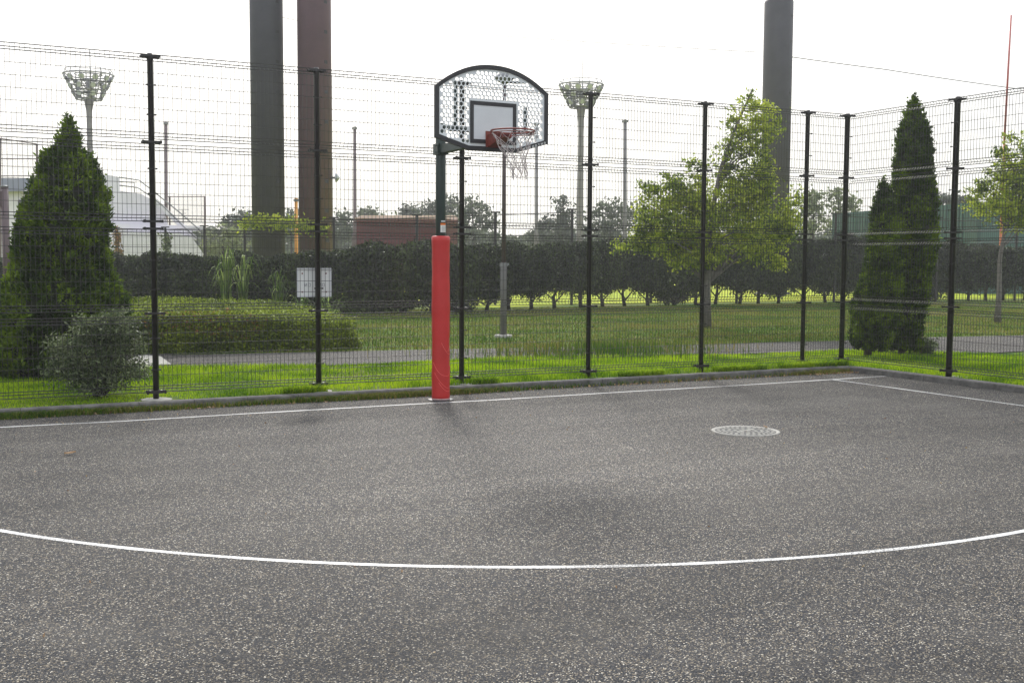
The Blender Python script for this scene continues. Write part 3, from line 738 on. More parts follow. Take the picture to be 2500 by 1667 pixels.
# ------------------------------------------------------------------ conifers
def conifer(name, label, prof, d, base_z=.06, n=26000, leaf=(.066, .030), seed=1, trunk=True, mt='thuja', group=None, ysq=1.0):
    """prof: (v, u_left, u_right) rows of its outline in photo pixels, top row first"""
    s = mpp(d); um = (prof[-1][1] + prof[-1][2]) / 2; base = col_at(um, d, base_z)
    rt = thing(name, label, 'conifer', base, group=group)
    rows_ = []
    for v, a, c_ in prof:
        p = at((a + c_) / 2, v, d) - base; rows_.append((p.z, p.x, p.y, (c_ - a) / 2 * s))
    rows_.sort(); Z = np.array([r[0] for r in rows_]); CX = np.array([r[1] for r in rows_]); CY = np.array([r[2] for r in rows_]); RR = np.array([r[3] for r in rows_])
    r_ = np.random.default_rng(seed)
    zz = np.linspace(Z[0], Z[-1], 400); wgt = np.interp(zz, Z, RR) + .03; wgt /= wgt.sum()
    z = r_.choice(zz, n, p=wgt) + r_.uniform(-.01, .01, n); a = r_.uniform(0, 2 * np.pi, n)
    R0 = np.interp(z, Z, RR)
    Q = np.stack([np.cos(a) * 1.0, np.sin(a) * 1.0, z], 1)
    per = 26; nt_ = n // per; n = nt_ * per; pick = np.repeat(np.arange(nt_), per)
    bumps = lump(Q * np.array([2.2, 2.2, 3.2]), 2.2, 3, seed) * .10 + lump(Q * np.array([3, 3, 6]), 4.5, 3, seed + 5) * .08
    rt_ = R0 * (1 + bumps) * (1 - .16 * r_.uniform(0, 1, len(R0)) ** 1.5)      # tuft roots
    z = z[pick] + np.abs(r_.normal(size=n)) * .055 - .02; a0 = a[pick]; R0 = R0[pick]
    a = a0 + r_.normal(size=n) * .030 / (rt_[pick] + .08)
    rad = rt_[pick] + r_.normal(size=n) * .028 - .02 + .02 * (np.repeat(r_.uniform(0, 1, nt_), per))
    P = np.stack([np.interp(z, Z, CX) + rad * np.cos(a), np.interp(z, Z, CY) + rad * np.sin(a) * ysq, z], 1)
    D = np.stack([np.cos(a) * .6, np.sin(a) * .6, np.full(n, .55)], 1) + r_.normal(size=(n, 3)) * .25
    link('crown', leaf_mesh('crown', P, leaf[0], leaf[1], M[mt], D=D), rt)
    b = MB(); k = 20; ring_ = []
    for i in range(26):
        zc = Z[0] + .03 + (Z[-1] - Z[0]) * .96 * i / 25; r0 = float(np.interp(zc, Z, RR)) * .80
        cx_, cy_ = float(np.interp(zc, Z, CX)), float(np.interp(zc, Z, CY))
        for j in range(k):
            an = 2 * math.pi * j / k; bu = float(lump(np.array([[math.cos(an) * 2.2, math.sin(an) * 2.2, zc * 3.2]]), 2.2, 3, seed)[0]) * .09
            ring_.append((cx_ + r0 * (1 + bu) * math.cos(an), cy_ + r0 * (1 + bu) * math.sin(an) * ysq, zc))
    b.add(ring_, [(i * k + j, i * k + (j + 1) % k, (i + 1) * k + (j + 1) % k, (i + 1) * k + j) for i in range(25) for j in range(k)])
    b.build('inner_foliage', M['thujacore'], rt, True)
    b = MB(); b.tube([(0, 0, -.06), (0, 0, Z[0] + .25), (float(CX[-1]) * .5, float(CY[-1]) * .5, Z[-1] * .6)], [.07, .055, .03], 9); b.build('trunk', M['bark'], rt, True)
    return rt
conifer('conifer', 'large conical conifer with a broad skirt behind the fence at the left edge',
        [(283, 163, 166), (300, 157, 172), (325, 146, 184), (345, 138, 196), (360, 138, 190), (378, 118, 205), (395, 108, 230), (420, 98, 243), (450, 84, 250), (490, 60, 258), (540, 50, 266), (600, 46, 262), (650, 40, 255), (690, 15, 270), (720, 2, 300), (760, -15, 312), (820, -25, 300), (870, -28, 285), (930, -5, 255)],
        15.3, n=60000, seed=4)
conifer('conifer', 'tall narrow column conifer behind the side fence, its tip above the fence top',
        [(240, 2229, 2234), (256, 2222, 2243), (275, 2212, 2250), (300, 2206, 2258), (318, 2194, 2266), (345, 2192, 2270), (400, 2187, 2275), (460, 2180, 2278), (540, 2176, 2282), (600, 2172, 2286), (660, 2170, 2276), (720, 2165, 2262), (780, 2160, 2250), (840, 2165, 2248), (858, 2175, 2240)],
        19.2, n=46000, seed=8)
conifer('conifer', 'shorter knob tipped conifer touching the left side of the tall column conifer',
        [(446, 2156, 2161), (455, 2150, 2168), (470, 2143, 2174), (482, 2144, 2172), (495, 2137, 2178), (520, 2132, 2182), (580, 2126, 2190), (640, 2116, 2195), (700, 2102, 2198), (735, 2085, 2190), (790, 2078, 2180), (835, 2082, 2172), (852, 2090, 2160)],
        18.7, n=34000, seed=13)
# stake at their foot and little bush
b = MB(); p = gp(2153, 858); b.tube([(0, 0, -.05), (.01, 0, .35), (.0, .01, .42)], [.03, .028, .02], 7)
tag(b.build('wooden_stake', M['wood'], loc=(p.x, p.y - .9, .08)), 'short bleached wooden stump standing in the grass at the foot of the column conifers', 'stake')

def bush(name, label, cat, c, blobs, mt, leaf, n_cl, per, spread, seed, group=None, stems=8):
    rt = thing(name, label, cat, c, group=group)
    P, C = clumps(blobs, n_cl, per, spread, seed); P = P[P[:, 2] > .01]
    link('foliage', leaf_mesh('foliage', P, leaf[0], leaf[1], M[mt], up=.3), rt)
    b = MB(); r = random.Random(seed)
    for k in range(stems):
        e_ = Vector(C[r.randrange(len(C))]); b.tube([(r.uniform(-.05, .05), r.uniform(-.05, .05), -.04), e_ * .5 + Vector((0, 0, .05)), e_], [.014, .010, .004], 5)
    b.build('stems', M['darkbark'], rt, True)
    return rt
c = gp(235, 962); bush('shrub', 'loose grey green shrub close behind the fence in front of the large conifer', 'shrub', (c.x, YF + .55, .08),
     [((0, 0, .50), (.42, .32, .36)), ((.20, 0, .80), (.26, .25, .22)), ((-.34, 0, .40), (.28, .3, .26)), ((.34, .05, .62), (.20, .25, .20)), ((-.1, 0, .75), (.2, .2, .2)), ((.42, 0, .3), (.16, .2, .16)), ((-.42, 0, .62), (.14, .15, .12)), ((0, 0, .2), (.4, .3, .18))], 'olive', (.05, .017), 520, 24, .055, 21, stems=22)
c = gp(2262, 868); bush('shrub', 'small round dark green shrub on the right of the column conifers foot', 'shrub', (c.x, c.y, .08),
     [((0, 0, .15), (.18, .18, .18))], 'olive', (.04, .02), 70, 24, .04, 22, stems=5)

# ------------------------------------------------------------------ low golden hedge behind the path
lh = thing('low_hedge', 'low clipped golden green hedge with reddish tips beyond the path on the left', 'hedge', (3.4, 21.0, .08))
def boxcloud(n, x0, x1, y0, y1, hfun, seed, only_surface=True):
    r = np.random.default_rng(seed); x = r.uniform(x0, x1, n); y = r.uniform(y0, y1, n)
    h = hfun(x, y); z = h * np.where(r.uniform(0, 1, n) < .55, 1 - .12 * r.uniform(0, 1, n) ** 2, r.uniform(0.05, 1, n))
    k = r.uniform(0, 1, n) < .45; y = np.where(k, y0 + .12 * r.uniform(0, 1, n) ** 1.5, y); z = np.where(k, h * r.uniform(.05, 1, n), z)
    k2 = r.uniform(0, 1, n) < .10; x = np.where(k2, x1 - .15 * r.uniform(0, 1, n), x); z = np.where(k2, h * r.uniform(.05, 1, n), z)
    P = np.stack([x, y, z], 1); off = lump(P, 2.5, 3, seed) * .05; P += r.normal(size=P.shape) * .02; P[:, 1] -= off; P[:, 2] += off * .7
    return P
hf = lambda x, y: .60 + .04 * np.sin(x * 1.7) + .035 * (y + 1.6).clip(0, 8)
# relative to (3.4, 21.0): front edge near y = 19.35
P = boxcloud(95000, -1.6, 3.45, -1.75, 3.2, hf, 5)
P[:, 1] -= .06 * (P[:, 0])
rc = np.hypot((P[:, 0] - 2.95).clip(0), (-1.45 - P[:, 1]).clip(0)); P = P[rc < .52 + .05 * np.sin(P[:, 2] * 9)]
P[:, 2] -= .12 * ((P[:, 0] - 3.0).clip(0) / .45) ** 2 + .10 * ((-1.5 - P[:, 1]).clip(0) / .3) ** 2 * (P[:, 2] > .35)
link('foliage', leaf_mesh('foliage', P, .05, .028, M['golden'], up=.3), lh)
k = RNG.choice(len(P), 16000); k = k[lump(P[k], 1.6, 2, 15) > .1]; Pk = P[k]; Pk = Pk[(Pk[:, 2] > .25) & (Pk[:, 1] < -.7)]
link('tips', leaf_mesh('tips', Pk + RNG.normal(size=Pk.shape) * .015, .05, .028, M['goldenrim'], up=.5), lh)
b = MB(); b.prism([(-1.55, -1.55, 0), (2.85, -1.55, 0), (2.85, 2.9, 0), (-1.55, 3.2, 0)], (0, 0, .48)); b.build('inner_foliage', M['thujacore'], lh)

# concrete slab by the fence
sl_p = [gp(272, 903), gp(290, 912), gp(418, 896), gp(392, 876), gp(340, 872)]
b = MB(); b.prism([(p.x, p.y, .08) for p in sl_p], (0, 0, .045))
tag(b.build('concrete_slab', M['concrete']), 'flat pale concrete slab lying in the grass beside the leftmost fence post', 'slab')

# ------------------------------------------------------------------ hedge row: individual shrubs
def interp(t, T): return float(np.interp(t, [a for a, _ in T], [b_ for _, b_ in T]))
HD = [(-300, 36), (250, 34), (1000, 33.6), (1100, 33.9), (1300, 36.4), (1500, 39.5), (1900, 43.5), (2400, 48), (2800, 51)]
HT = [(-300, 630), (250, 630), (560, 630), (620, 640), (700, 628), (820, 612), (900, 612), (1000, 606), (1100, 600), (1200, 604), (1300, 598), (1400, 602), (1480, 592), (1560, 604), (1700, 592), (1900, 585), (2050, 585), (2150, 592), (2300, 598), (2500, 605), (2800, 605)]
HBt = [(-300, 740), (900, 745), (1000, 738), (1100, 732), (1200, 726), (1300, 712), (1400, 716), (1500, 702), (1700, 700), (1900, 700), (2100, 705), (2500, 692), (2800, 690)]
HL = 'dark green leafy shrub on short bare trunks in the long clipped hedge across the park'
var = []
for k in range(5):
    r_ = np.random.default_rng(40 + k); n = 9000
    d_ = r_.normal(size=(n, 3)); d_ /= np.abs(d_).max(1)[:, None] ** .55 * np.linalg.norm(d_, axis=1)[:, None] ** .45   # boxy blob
    rad = (1 - .35 * r_.uniform(0, 1, n) ** 1.7); P = d_ * rad[:, None] * np.array([.5, .5, .5]); P *= (1 + lump(P, 9, 3, k)[:, None] * .13)
    low = P[:, 2] < -.32; P[low, 2] += r_.normal(size=low.sum()) * .05
    P += r_.normal(size=P.shape) * .02
    cm = leaf_mesh('crown', P, .055, .034, M['hedge'])
    b = MB(); b.tube([(0, 0, -1.0), (r_.uniform(-.05, .05), 0, -.45), (r_.uniform(-.1, .1), 0, 0)], [.032, .022, .012], 7)
    b.tube([(0, 0, -.62), (.12, 0, -.35), (.2, .05, -.1)], [.014, .012, .006], 5)
    b.tube([(0, 0, -.70), (-.10, .03, -.38), (-.22, -.05, -.1)], [.016, .012, .006], 5)
    tm = b.mesh('trunk', M['darkbark'], True)
    var.append((cm, tm))
u = -120
hi = 0
while u < 2680:
    d = interp(u, HD); s = mpp(d); p = col_at(u, d)
    zt = at(u, interp(u, HT), d).z - .08; zb = max(.12, at(u, interp(u, HBt), d).z - .08)
    zb = zb * .35 if random.random() < .13 else zb + random.uniform(-.16, .14); h = zt - zb + random.uniform(-.10, .18); wd = random.uniform(1.25, 1.7)
    rt = thing('hedge_shrub', HL, 'hedge', p, random.uniform(0, 6.28), 'shrubs of the long dark hedge')
    cm, tm = var[hi % 5]
    co = link('crown', cm, rt, (0, 0, zb + h / 2)); co.scale = (wd, wd, h * 1.05)
    to = link('trunk', tm, rt, (0, 0, zb + .12)); to.scale = (2.4, 2.4, zb + .17)
    u += (.92 + random.uniform(-.12, .12)) / s * .9; hi += 1

# ------------------------------------------------------------------ second fence beyond the hedge
f2 = [(16, 25.0)]
F2P = [(-250, 566, 58), (-100, 562, 56.5), (40, 560, 55.5), (165, 558, 54.5), (285, 557, 53.5), (405, 556, 51), (500, 553, 49), (598, 541, 45.5), (816, 533, 42), (1018, 527, 40), (1209, 520, 38.2), (1396, 513, 36.9), (1590, 514, 38.8), (1800, 517, 39), (2038, 523, 40), (2287, 533, 42), (2480, 538, 44), (2700, 540, 46)]
F2P = [(a, b_, c_ + (4 if a > 1300 else 0) + (2.5 if 1100 < a < 1300 else 0)) for a, b_, c_ in F2P]
rt2 = thing('park_fence', 'distant dark mesh fence with flat topped posts standing behind the dark hedge', 'fence', col_at(598, 45.5))
o0 = rt2.location.copy(); prev = None
for (u, v, d) in F2P:
    p = col_at(u, d); zt = at(u, v, d).z
    q = p - o0; b = MB(); b.tube([(0, 0, -.1), (0, 0, zt - .08)], .055, 8); b.box((0, 0, zt - .06), (.36, .10, .05), math.atan2(CR.y, CR.x))
    b.build('post', M['black'], rt2, loc=(q.x, q.y, 0))
    if prev is not None:
        (q0, z0) = prev; L = (q - q0).length; b = MB(); nv = int(L / .12)
        for i in range(1, nv):
            a = q0.lerp(q, i / nv); zz_ = z0 + (zt - z0) * i / nv; b.tube([(a.x, a.y, .05), (a.x, a.y, zz_ - .14)], .005, 3, False)
        for k in range(9):
            f = .04 + .94 * k / 8; b.tube([(q0.x, q0.y, (z0 - .1) * f), (q.x, q.y, (zt - .1) * f)], .020 if k == 8 else .007, 4, False)
        b.build('mesh_panel', M['wire'], rt2)
    prev = (q, zt)
# big dark post at the left edge
b = MB(); p = col_at(16, 25); zt = at(16, 458, 25).z
pt = thing('fence_post', 'thick purple brown pipe post left of the large conical conifer', 'post', p)
b.tube([(0, 0, -.1), (0, 0, zt - .08)], .082, 16); b.build('pipe', M['pole'], pt, True)
b = MB(); b.lathe((0, 0, zt - .085), [(.088, 0), (.088, .03), (.04, .045)], 16); b.build('cap', M['steel'], pt, True)
b = MB(); b.tube([(-.10, 0, zt - .35), (-2.4, .5, zt - .35)], .05, 8); b.box((-.09, 0, zt - .35), (.14, .12, .34)); b.build('rail', M['pole'], pt)

# ------------------------------------------------------------------ tall pillars
def pillar(label, uc, wpx, d, H, mt, cap=None, name='steel_pillar'):
    p = col_at(uc, d); r = wpx / 2 * mpp(d); rt = thing(name, label, 'pillar', p, group=None)
    b = MB()
    if cap: b.lathe((0, 0, 0), [(r, -.2), (r, cap - .12), (r * .93, cap), (r * .80, cap + .01)], 40)
    else: b.lathe((0, 0, 0), [(r, -.2), (r, H)], 40)
    b.build('shaft', M[mt], rt, True)
    b = MB(); b.lathe((0, 0, 0), [(r * 1.25, -.1), (r * 1.25, .05), (r * 1.02, .12)], 40); b.build('base_flange', M[mt], rt, True)
    if cap:
        b = MB(); b.lathe((0, 0, cap + .012), [(r * .82, 0), (r * .82, H - cap)], 40); b.build('upper_shaft', M[mt], rt, True)
    # small inspection plates up one side
    b = MB()
    for z in np.arange(1.2, H, 1.25):
        a = -1.15; b.box((r * math.cos(a) * 1.003, r * math.sin(a) * 1.003, z), (.02, .16, .14), a)
    b.build('step_socket', M['trim'], rt)
    return rt, r
PA, ra = pillar('dark grey pillar, left one of the two thick pillars rising beyond the hedge', 656.5, 79, 48, 24, 'pillar')
PB, rb = pillar('thick reddish brown pillar with a small round loudspeaker on its right side', 771.5, 81, 48, 24, 'pillar2')
capz = at(1888, 12, 56).z - .08
PC, rc = pillar('thick dark grey pillar behind the leafy young tree, with a narrower upper shaft', 1888, 69, 56, 26, 'pillar', cap=capz)
# loudspeaker on B
d = 47.6; c = at(818, 434, d)
ls = thing('loudspeaker', 'small round pale loudspeaker fixed to the right side of the reddish brown pillar', 'loudspeaker', c)
b = MB(); a = Vector(CR) ; b.tube([(0, 0, 0), tuple(a * .02), tuple(a * .10), tuple(a * .20)], [.10, .20, .17, .02], 14); b.build('horn', M['lens'], ls, True)
b = MB(); b.tube([tuple(-a * .28), tuple(a * .02)], .04, 8); b.build('bracket', M['trim'], ls, True)
# cables
def cable(label, pts, r=.016):
    b = MB(); P = []
    o = Vector(pts[0])
    for i in range(len(pts) - 1):
        A = Vector(pts[i]); B = Vector(pts[i + 1])
        for k in range(12):
            t = k / 12; q = A.lerp(B, t); q.z -= 4 * .0025 * (B - A).length * t * (1 - t); P.append(q - o)
    P.append(Vector(pts[-1]) - o)
    b.tube(P, r, 5, True); ob = b.build('steel_cable', M['trim'], loc=o); return tag(ob, label, 'cable')
cable('thin steel cable strung between the two thick pillars on the left', [at(690, 43, 47.8), at(738, 53, 47.8)])
cable('thin steel cable from the reddish brown pillar to the pillar behind the leafy tree', [at(811, 58, 48), at(1080, 78, 50), at(1855, 128, 55.6)], .012)
cable('thin steel cable from the pillar behind the leafy tree towards the very tall red pole', [at(1921, 138, 56), at(2160, 170, 57), at(2466, 215, 58), at(2560, 222, 60)], .020)

# ------------------------------------------------------------------ floodlight masts
def mast(label, uc, vt, d, head_w, prof, vbase=640, rot=0.2):
    """prof: (v, half width px) of the column below the head"""
    s = mpp(d); p = col_at(uc, d); rt = thing('floodlight_mast', label, 'floodlight mast', p)
    b = MB(); b.lathe((0, 0, 0), [(prof[-1][1] * s * 1.15, 0)] + [(w_ * s, at(uc, v, d).z - .08) for v, w_ in reversed(prof)], 20); b.build('column', M['mast'], rt, True)
    z0 = at(uc, prof[0][0], d).z - .08; zt = at(uc, vt, d).z - .08; H = zt - z0; R1 = head_w / 2 * s; R0 = R1 * .52
    b = MB(); lv = [(0, R0), (.28, R0 * 1.28), (.55, R0 * 1.62), (.82, R1)]
    for f, r in lv:
        ring(b, (0, 0, z0 + H * f), r, .05, 28, sides=5); ring(b, (0, 0, z0 + H * f + .02), r * .55, .035, 20, sides=5)
    ring(b, (0, 0, z0 + H * .98), R1 * .92, .022, 28, sides=4)
    for k in range(14):
        a = 2 * math.pi * k / 14 + rot; cs, sn = math.cos(a), math.sin(a)
        b.tube([(lv[0][1] * cs, lv[0][1] * sn, z0)] + [(r * cs, r * sn, z0 + H * f) for f, r in lv[1:]] + [(R1 * .92 * cs, R1 * .92 * sn, z0 + H * .98)], [.04] * 4 + [.02], 4)
        if k % 2:
            for f, r in lv: b.tube([(0, 0, z0 + H * f * .4), (r * cs, r * sn, z0 + H * f)], .028, 4, False)
    b.tube([(0, 0, z0 - .3), (0, 0, z0 + H * .7)], .12, 8)
    b.build('basket', M['lamp'], rt)
    for (f, r, n) in ((.16, R0 * 1.15, 7), (.42, R0 * 1.45, 9), (.68, R0 * 1.75, 11)):
        for k in range(n):
            a = 2 * math.pi * k / n + rot + f; cs, sn = math.cos(a), math.sin(a); q = MB()
            c_ = Vector((r * cs, r * sn, z0 + H * f)); o_ = Vector((cs, sn, -.55)).normalized()
            q.tube([c_ - o_ * .16, c_, c_ + o_ * .06], [.08, .20, .22], 10); l_ = q.build('floodlight', M['lamp'], rt, True)
            q = MB(); q.tube([c_ + o_ * .062, c_ + o_ * .075], [.20, .19], 10); q.build('lens', M['lens'], l_)
    b = MB(); b.tube([(.1, 0, zt), (.1, 0, zt + 1.4)], .02, 4); b.tube([(.1, 0, z0 + H * .6), (.1, 0, zt)], .03, 4); b.build('lightning_rod', M['lamp'], rt)
    return rt
mast('floodlight mast with a wide basket of lamps, rising behind the large conifer on the left', 226, 176, 80, 116,
     [(247, 11.5), (256, 10.5), (275, 7), (300, 6.2), (400, 6.6), (520, 8), (640, 9.5)])
mast('floodlight mast with a wide basket of lamps, standing right of the backboard', 1415, 202, 80, 108,
     [(266, 11.5), (276, 10), (300, 7), (330, 6.2), (420, 7.2), (520, 8.2), (640, 9.5)], rot=.5)

# thin poles
def thinpole(label, uc, vt, d, w0, w1, mt, name='net_pole', foot=None, ub=None):
    p = col_at(ub if ub else uc, d); t = at(uc, vt, d); s = mpp(d); rt = thing(name, label, 'pole', p)
    b = MB(); top = t - p
    pts = [Vector((0, 0, -.1)), Vector((top.x * .3, top.y * .3, top.z * .3)), Vector((top.x * .34, top.y * .34, top.z * .34)), top]
    b.tube(pts, [w1 / 2 * s * 1.1, w1 / 2 * s, w0 / 2 * s * 1.1, w0 / 2 * s], 12); b.build('shaft', M[mt], rt, True)
    b = MB(); b.box((top.x, top.y, top.z - .1), (w0 * s * 1.3, w0 * s * 1.3, .12)); b.build('cap', M['steel'], rt)
    return rt
thinpole('thin grey pole with a small cap just right of the leftmost fence post', 405, 298, 70, 8, 14, 'pole')
thinpole('thin dark pole left of the maroon shed', 866, 310, 70, 7.5, 14, 'pole')
thinpole('thin grey pole partly hidden by the right end of the backboard', 1310, 300, 70, 7.5, 12, 'greypole')
thinpole('grey pole standing between the floodlight mast and the leafy young tree', 1526, 293, 70, 9, 13, 'greypole')
thinpole('yellow orange pole between the two thick pillars', 723, 484, 52, 8, 9, 'yellow', 'marker_pole')
rp = thing('foul_pole', 'very tall thin red and orange pole behind the leafy tree at the right edge', 'pole', col_at(2440, 55))
t = at(2468.5, 38, 55) - rp.location; t0 = Vector((0, 0, 0)); mid = at(2452, 345, 55) - rp.location; lo = at(2443, 600, 55) - rp.location
b = MB(); b.tube([mid, t], [.055, .045], 10); b.build('upper_shaft', M['redpole'], rp, True)
b = MB(); b.tube([(lo.x * .8, lo.y * .8, -.1), lo, mid], [.075, .07, .058], 10); b.build('lower_shaft', M['orangepole'], rp, True)

# lamp post on the lawn behind the hoop
d = 23.8; p = gp(1229, 824); lp = thing('lamp_post', 'slim grey brown lamp post standing on the lawn just right of the red padded post', 'lamp post', p)
zj = at(1231, 645, d).z - .08; zt = at(1238, 215, d).z - .08
b = MB(); b.lathe((0, 0, 0), [(.068, -.05), (.066, zj), (.055, zj + .03)], 18); b.build('lower_shaft', M['greypole'], lp, True)
b = MB(); b.lathe((0, 0, zj + .031), [(.045, 0), (.036, zt - zj - .03)], 16); b.build('upper_shaft', M['pole'], lp, True)
b = MB(); b.box((0, 0, zj - .01), (.13, .13, .07)); b.box((.09, 0, zj), (.05, .04, .05)); b.build('collar', M['steel'], lp)
b = MB(); b.lathe((0, 0, 0), [(.19, -.05), (.19, .045), (.17, .06), (.08, .062)], 14); b.build('footing', M['concrete'], lp, True)
b = MB(); b.lathe((0, 0, zt), [(.05, -.05), (.14, 0), (.20, .06), (.20, .09), (.07, .20), (.02, .22)], 18); b.build('lamp_head', M['lamp'], lp, True)
b = MB(); cr = Vector((CR.x, CR.y, 0)).normalized(); a0 = Vector((0, 0, zt)); b.tube([a0, a0 + cr * .24 - Vector((0, 0, .02)), a0 + cr * .40 + Vector((0, 0, .0))], [.03, .03, .045], 8); b.build('side_arm', M['black'], lp, True)

# ------------------------------------------------------------------ buildings
def prism_px(pts, d, depth, z0=None):
    P = []
    for (u, v) in pts:
        q = at(u, v, d) if v is not None else col_at(u, d, .0); P.append(q)
    um = sum(u for u, v in pts) / len(pts); fw = (col_at(um, d + 10) - col_at(um, d)).normalized() * depth
    return P, fw
bs = thing('spectator_stand', 'white concrete stand with an outside staircase behind the fence on the left', 'building', col_at(350, 60, 0))
def add_prism(name, pts, d, depth, mt, parent):
    P, fw = prism_px(pts, d, depth); b = MB(); b.prism([p - parent.location for p in P], fw); return b.build(name, M[mt], parent)
add_prism('wall', [(238, 700), (238, 428), (262, 427), (292, 433), (292, 466), (345, 474), (372, 488), (402, 516), (410, 548), (410, 700)], 60, 6, 'stand', bs)
add_prism('staircase', [(370, 484), (384, 486), (402, 504), (480, 577), (480, 586), (470, 584), (400, 518)], 59.3, 1.0, 'stand', bs)
add_prism('landing', [(236, 700), (236, 546), (500, 552), (502, 562), (470, 565), (470, 700)], 59.2, .6, 'stand', bs)
add_prism('lower_block', [(300, 700), (300, 566), (432, 568), (470, 582), (497, 620), (497, 700)], 58.2, .8, 'stand', bs)
b = MB(); fw = Vector((CF.x, CF.y, 0)).normalized()
def rl(pts, d, r=.035):
    b.tube([at(u_, v_, d) - bs.location for u_, v_ in pts], r, 6)
rl([(290, 433), (340, 440), (368, 462), (440, 520), (480, 555), (505, 580)], 59.1); rl([(292, 444), (328, 446), (328, 470)], 59.1, .03)
rl([(292, 453), (336, 458), (366, 478), (400, 505), (444, 549), (478, 581), (512, 583)], 59.0)
b.build('handrail', M['steel'], bs, True)
bh = thing('gym_building', 'white building with a blue grey roof seen at the left edge behind the wire fence', 'building', col_at(40, 75, 0))
add_prism('wall', [(-160, 700), (-160, 466), (130, 469), (130, 700)], 75, 8, 'stand', bh)
add_prism('roof', [(-170, 466), (-170, 432), (60, 436), (92, 434), (100, 445), (96, 467)], 74.4, 9, 'roofblue', bh)
add_prism('gable', [(60, 466), (78, 455), (98, 462), (98, 470)], 74.0, .3, 'stand', bh)
wf = add_prism('window_frame', [(44, 504), (44, 488), (56, 488), (56, 504)], 74.8, .15, 'trim', bh)
q_ = add_prism('pane', [(46, 502), (46, 490), (54, 490), (54, 502)], 74.7, .05, 'glass', bh); q_.parent = wf; 
# ball cages
def cage(label, posts, rails, d, net=None):
    c0 = col_at(posts[0][0], d, .08); rt = thing('ball_cage', label, 'net cage', c0)
    b = MB()
    for (u_, v_) in posts: pp = col_at(u_, d, .0) - c0; tt = at(u_, v_, d) - c0; b.tube([pp, tt], .06, 6)
    for A, B in rails: b.tube([at(*A, d) - c0, at(*B, d) - c0], .035, 5)
    b.build('frame', M['pole'], rt)
    if net:
        b = MB(); (u0, v0), (u1, v1), vb = net; 
        for k in range(0, 41):
            f = k / 40; a = at(u0 + (u1 - u0) * f, v0 + (v1 - v0) * f, d); e_ = at(u0 + (u1 - u0) * f, vb, d); b.tube([a - c0, e_ - c0], .006, 3, False)
        for k in range(0, 25):
            f = k / 24; b.tube([at(u0, v0 + (vb - v0) * f, d) - c0, at(u1, v1 + (vb - v1) * f, d) - c0], .006, 3, False)
        b.build('net', M['cord'], rt)
    return rt
cage('tall ball cage of thin poles and fine netting above the blue grey roof', [(90, 352), (0, 338), (-120, 322)], [((0, 338), (90, 352)), ((-120, 322), (0, 338)), ((0, 388), (90, 388)), ((0, 430), (90, 430))], 66, ((-120, 322), (90, 352), 430))
cage('smaller ball cage of thin reddish poles and fine netting behind the white staircase', [(414, 480), (500, 480)], [((410, 480), (500, 480))], 66, ((414, 481), (500, 481), 560))
c = at(447, 512, 90); an = thing('antenna', 'tiny rooftop antenna mast far behind the white staircase', 'antenna', col_at(447, 90))
b = MB(); t = at(447, 512, 90) - an.location; b.tube([(0, 0, 0), t], .06, 5); b.build('pole', M['steel'], an)
b = MB(); b.tube([t - Vector(CR) * .45, t + Vector(CR) * .45], .03, 4); b.tube([t - Vector(CR) * .25 - Vector((0, 0, .3)), t + Vector(CR) * .25 - Vector((0, 0, .3))], .03, 4); b.build('crossbars', M['steel'], an)

sh = thing('shed', 'low maroon metal shed with a pale roof edge behind the hedge left of the hoop', 'building', col_at(990, 60, 0))
add_prism('wall', [(870, 700), (870, 534), (1088, 536), (1088, 700)], 60, 5, 'shed', sh)
add_prism('end_wall', [(1089, 700), (1089, 537), (1117, 541), (1117, 700)], 60.1, 4.6, 'shed2', sh)
add_prism('roof', [(866, 533), (882, 526), (1110, 526), (1118, 531), (1118, 538), (1090, 534)], 59.5, 6.2, 'shedroof', sh)
add_prism('fascia', [(868, 540), (868, 534), (1118, 537), (1118, 545)], 59.35, .12, 'shed2', sh)
b = MB()
for v in (563, 592, 606):
    b.tube([at(870, v, 59.9) - sh.location, at(1088, v + 1, 59.9) - sh.location], .05, 4)
b.build('cladding_rib', M['shed'], sh)
tb = thing('metal_wall_building', 'teal green ribbed metal building behind the conifers on the right', 'building', col_at(2200, 66, 0))
A = col_at(2030, 72, 0); B = col_at(2378, 58, 0); hh = at(2372, 495, 58).z
A_ = A - tb.location; B_ = B - tb.location; dirw = (B_ - A_).normalized(); nrm = Vector((-dirw.y, dirw.x, 0)); nrm = nrm if nrm.dot(CF) > 0 else -nrm
b = MB(); b.prism([A_, B_, B_ + Vector((0, 0, hh)), A_ + Vector((0, 0, hh))], nrm * 8); b.build('wall', M['teal'], tb)
b = MB(); L = (B_ - A_).length
for k in range(int(L / .35)): q = A_ + dirw * (k * .35 + .1) - nrm * .03; b.box((q.x, q.y, hh / 2), (.10, .06, hh - .02), math.atan2(dirw.y, dirw.x))
b.build('cladding_rib', M['teal2'], tb)
b = MB(); q = B_ - nrm * .1; b.box((q.x, q.y, hh / 2), (.9, .2, hh + .03), math.atan2(dirw.y, dirw.x)); b.build('corner_trim', M['teal2'], tb)

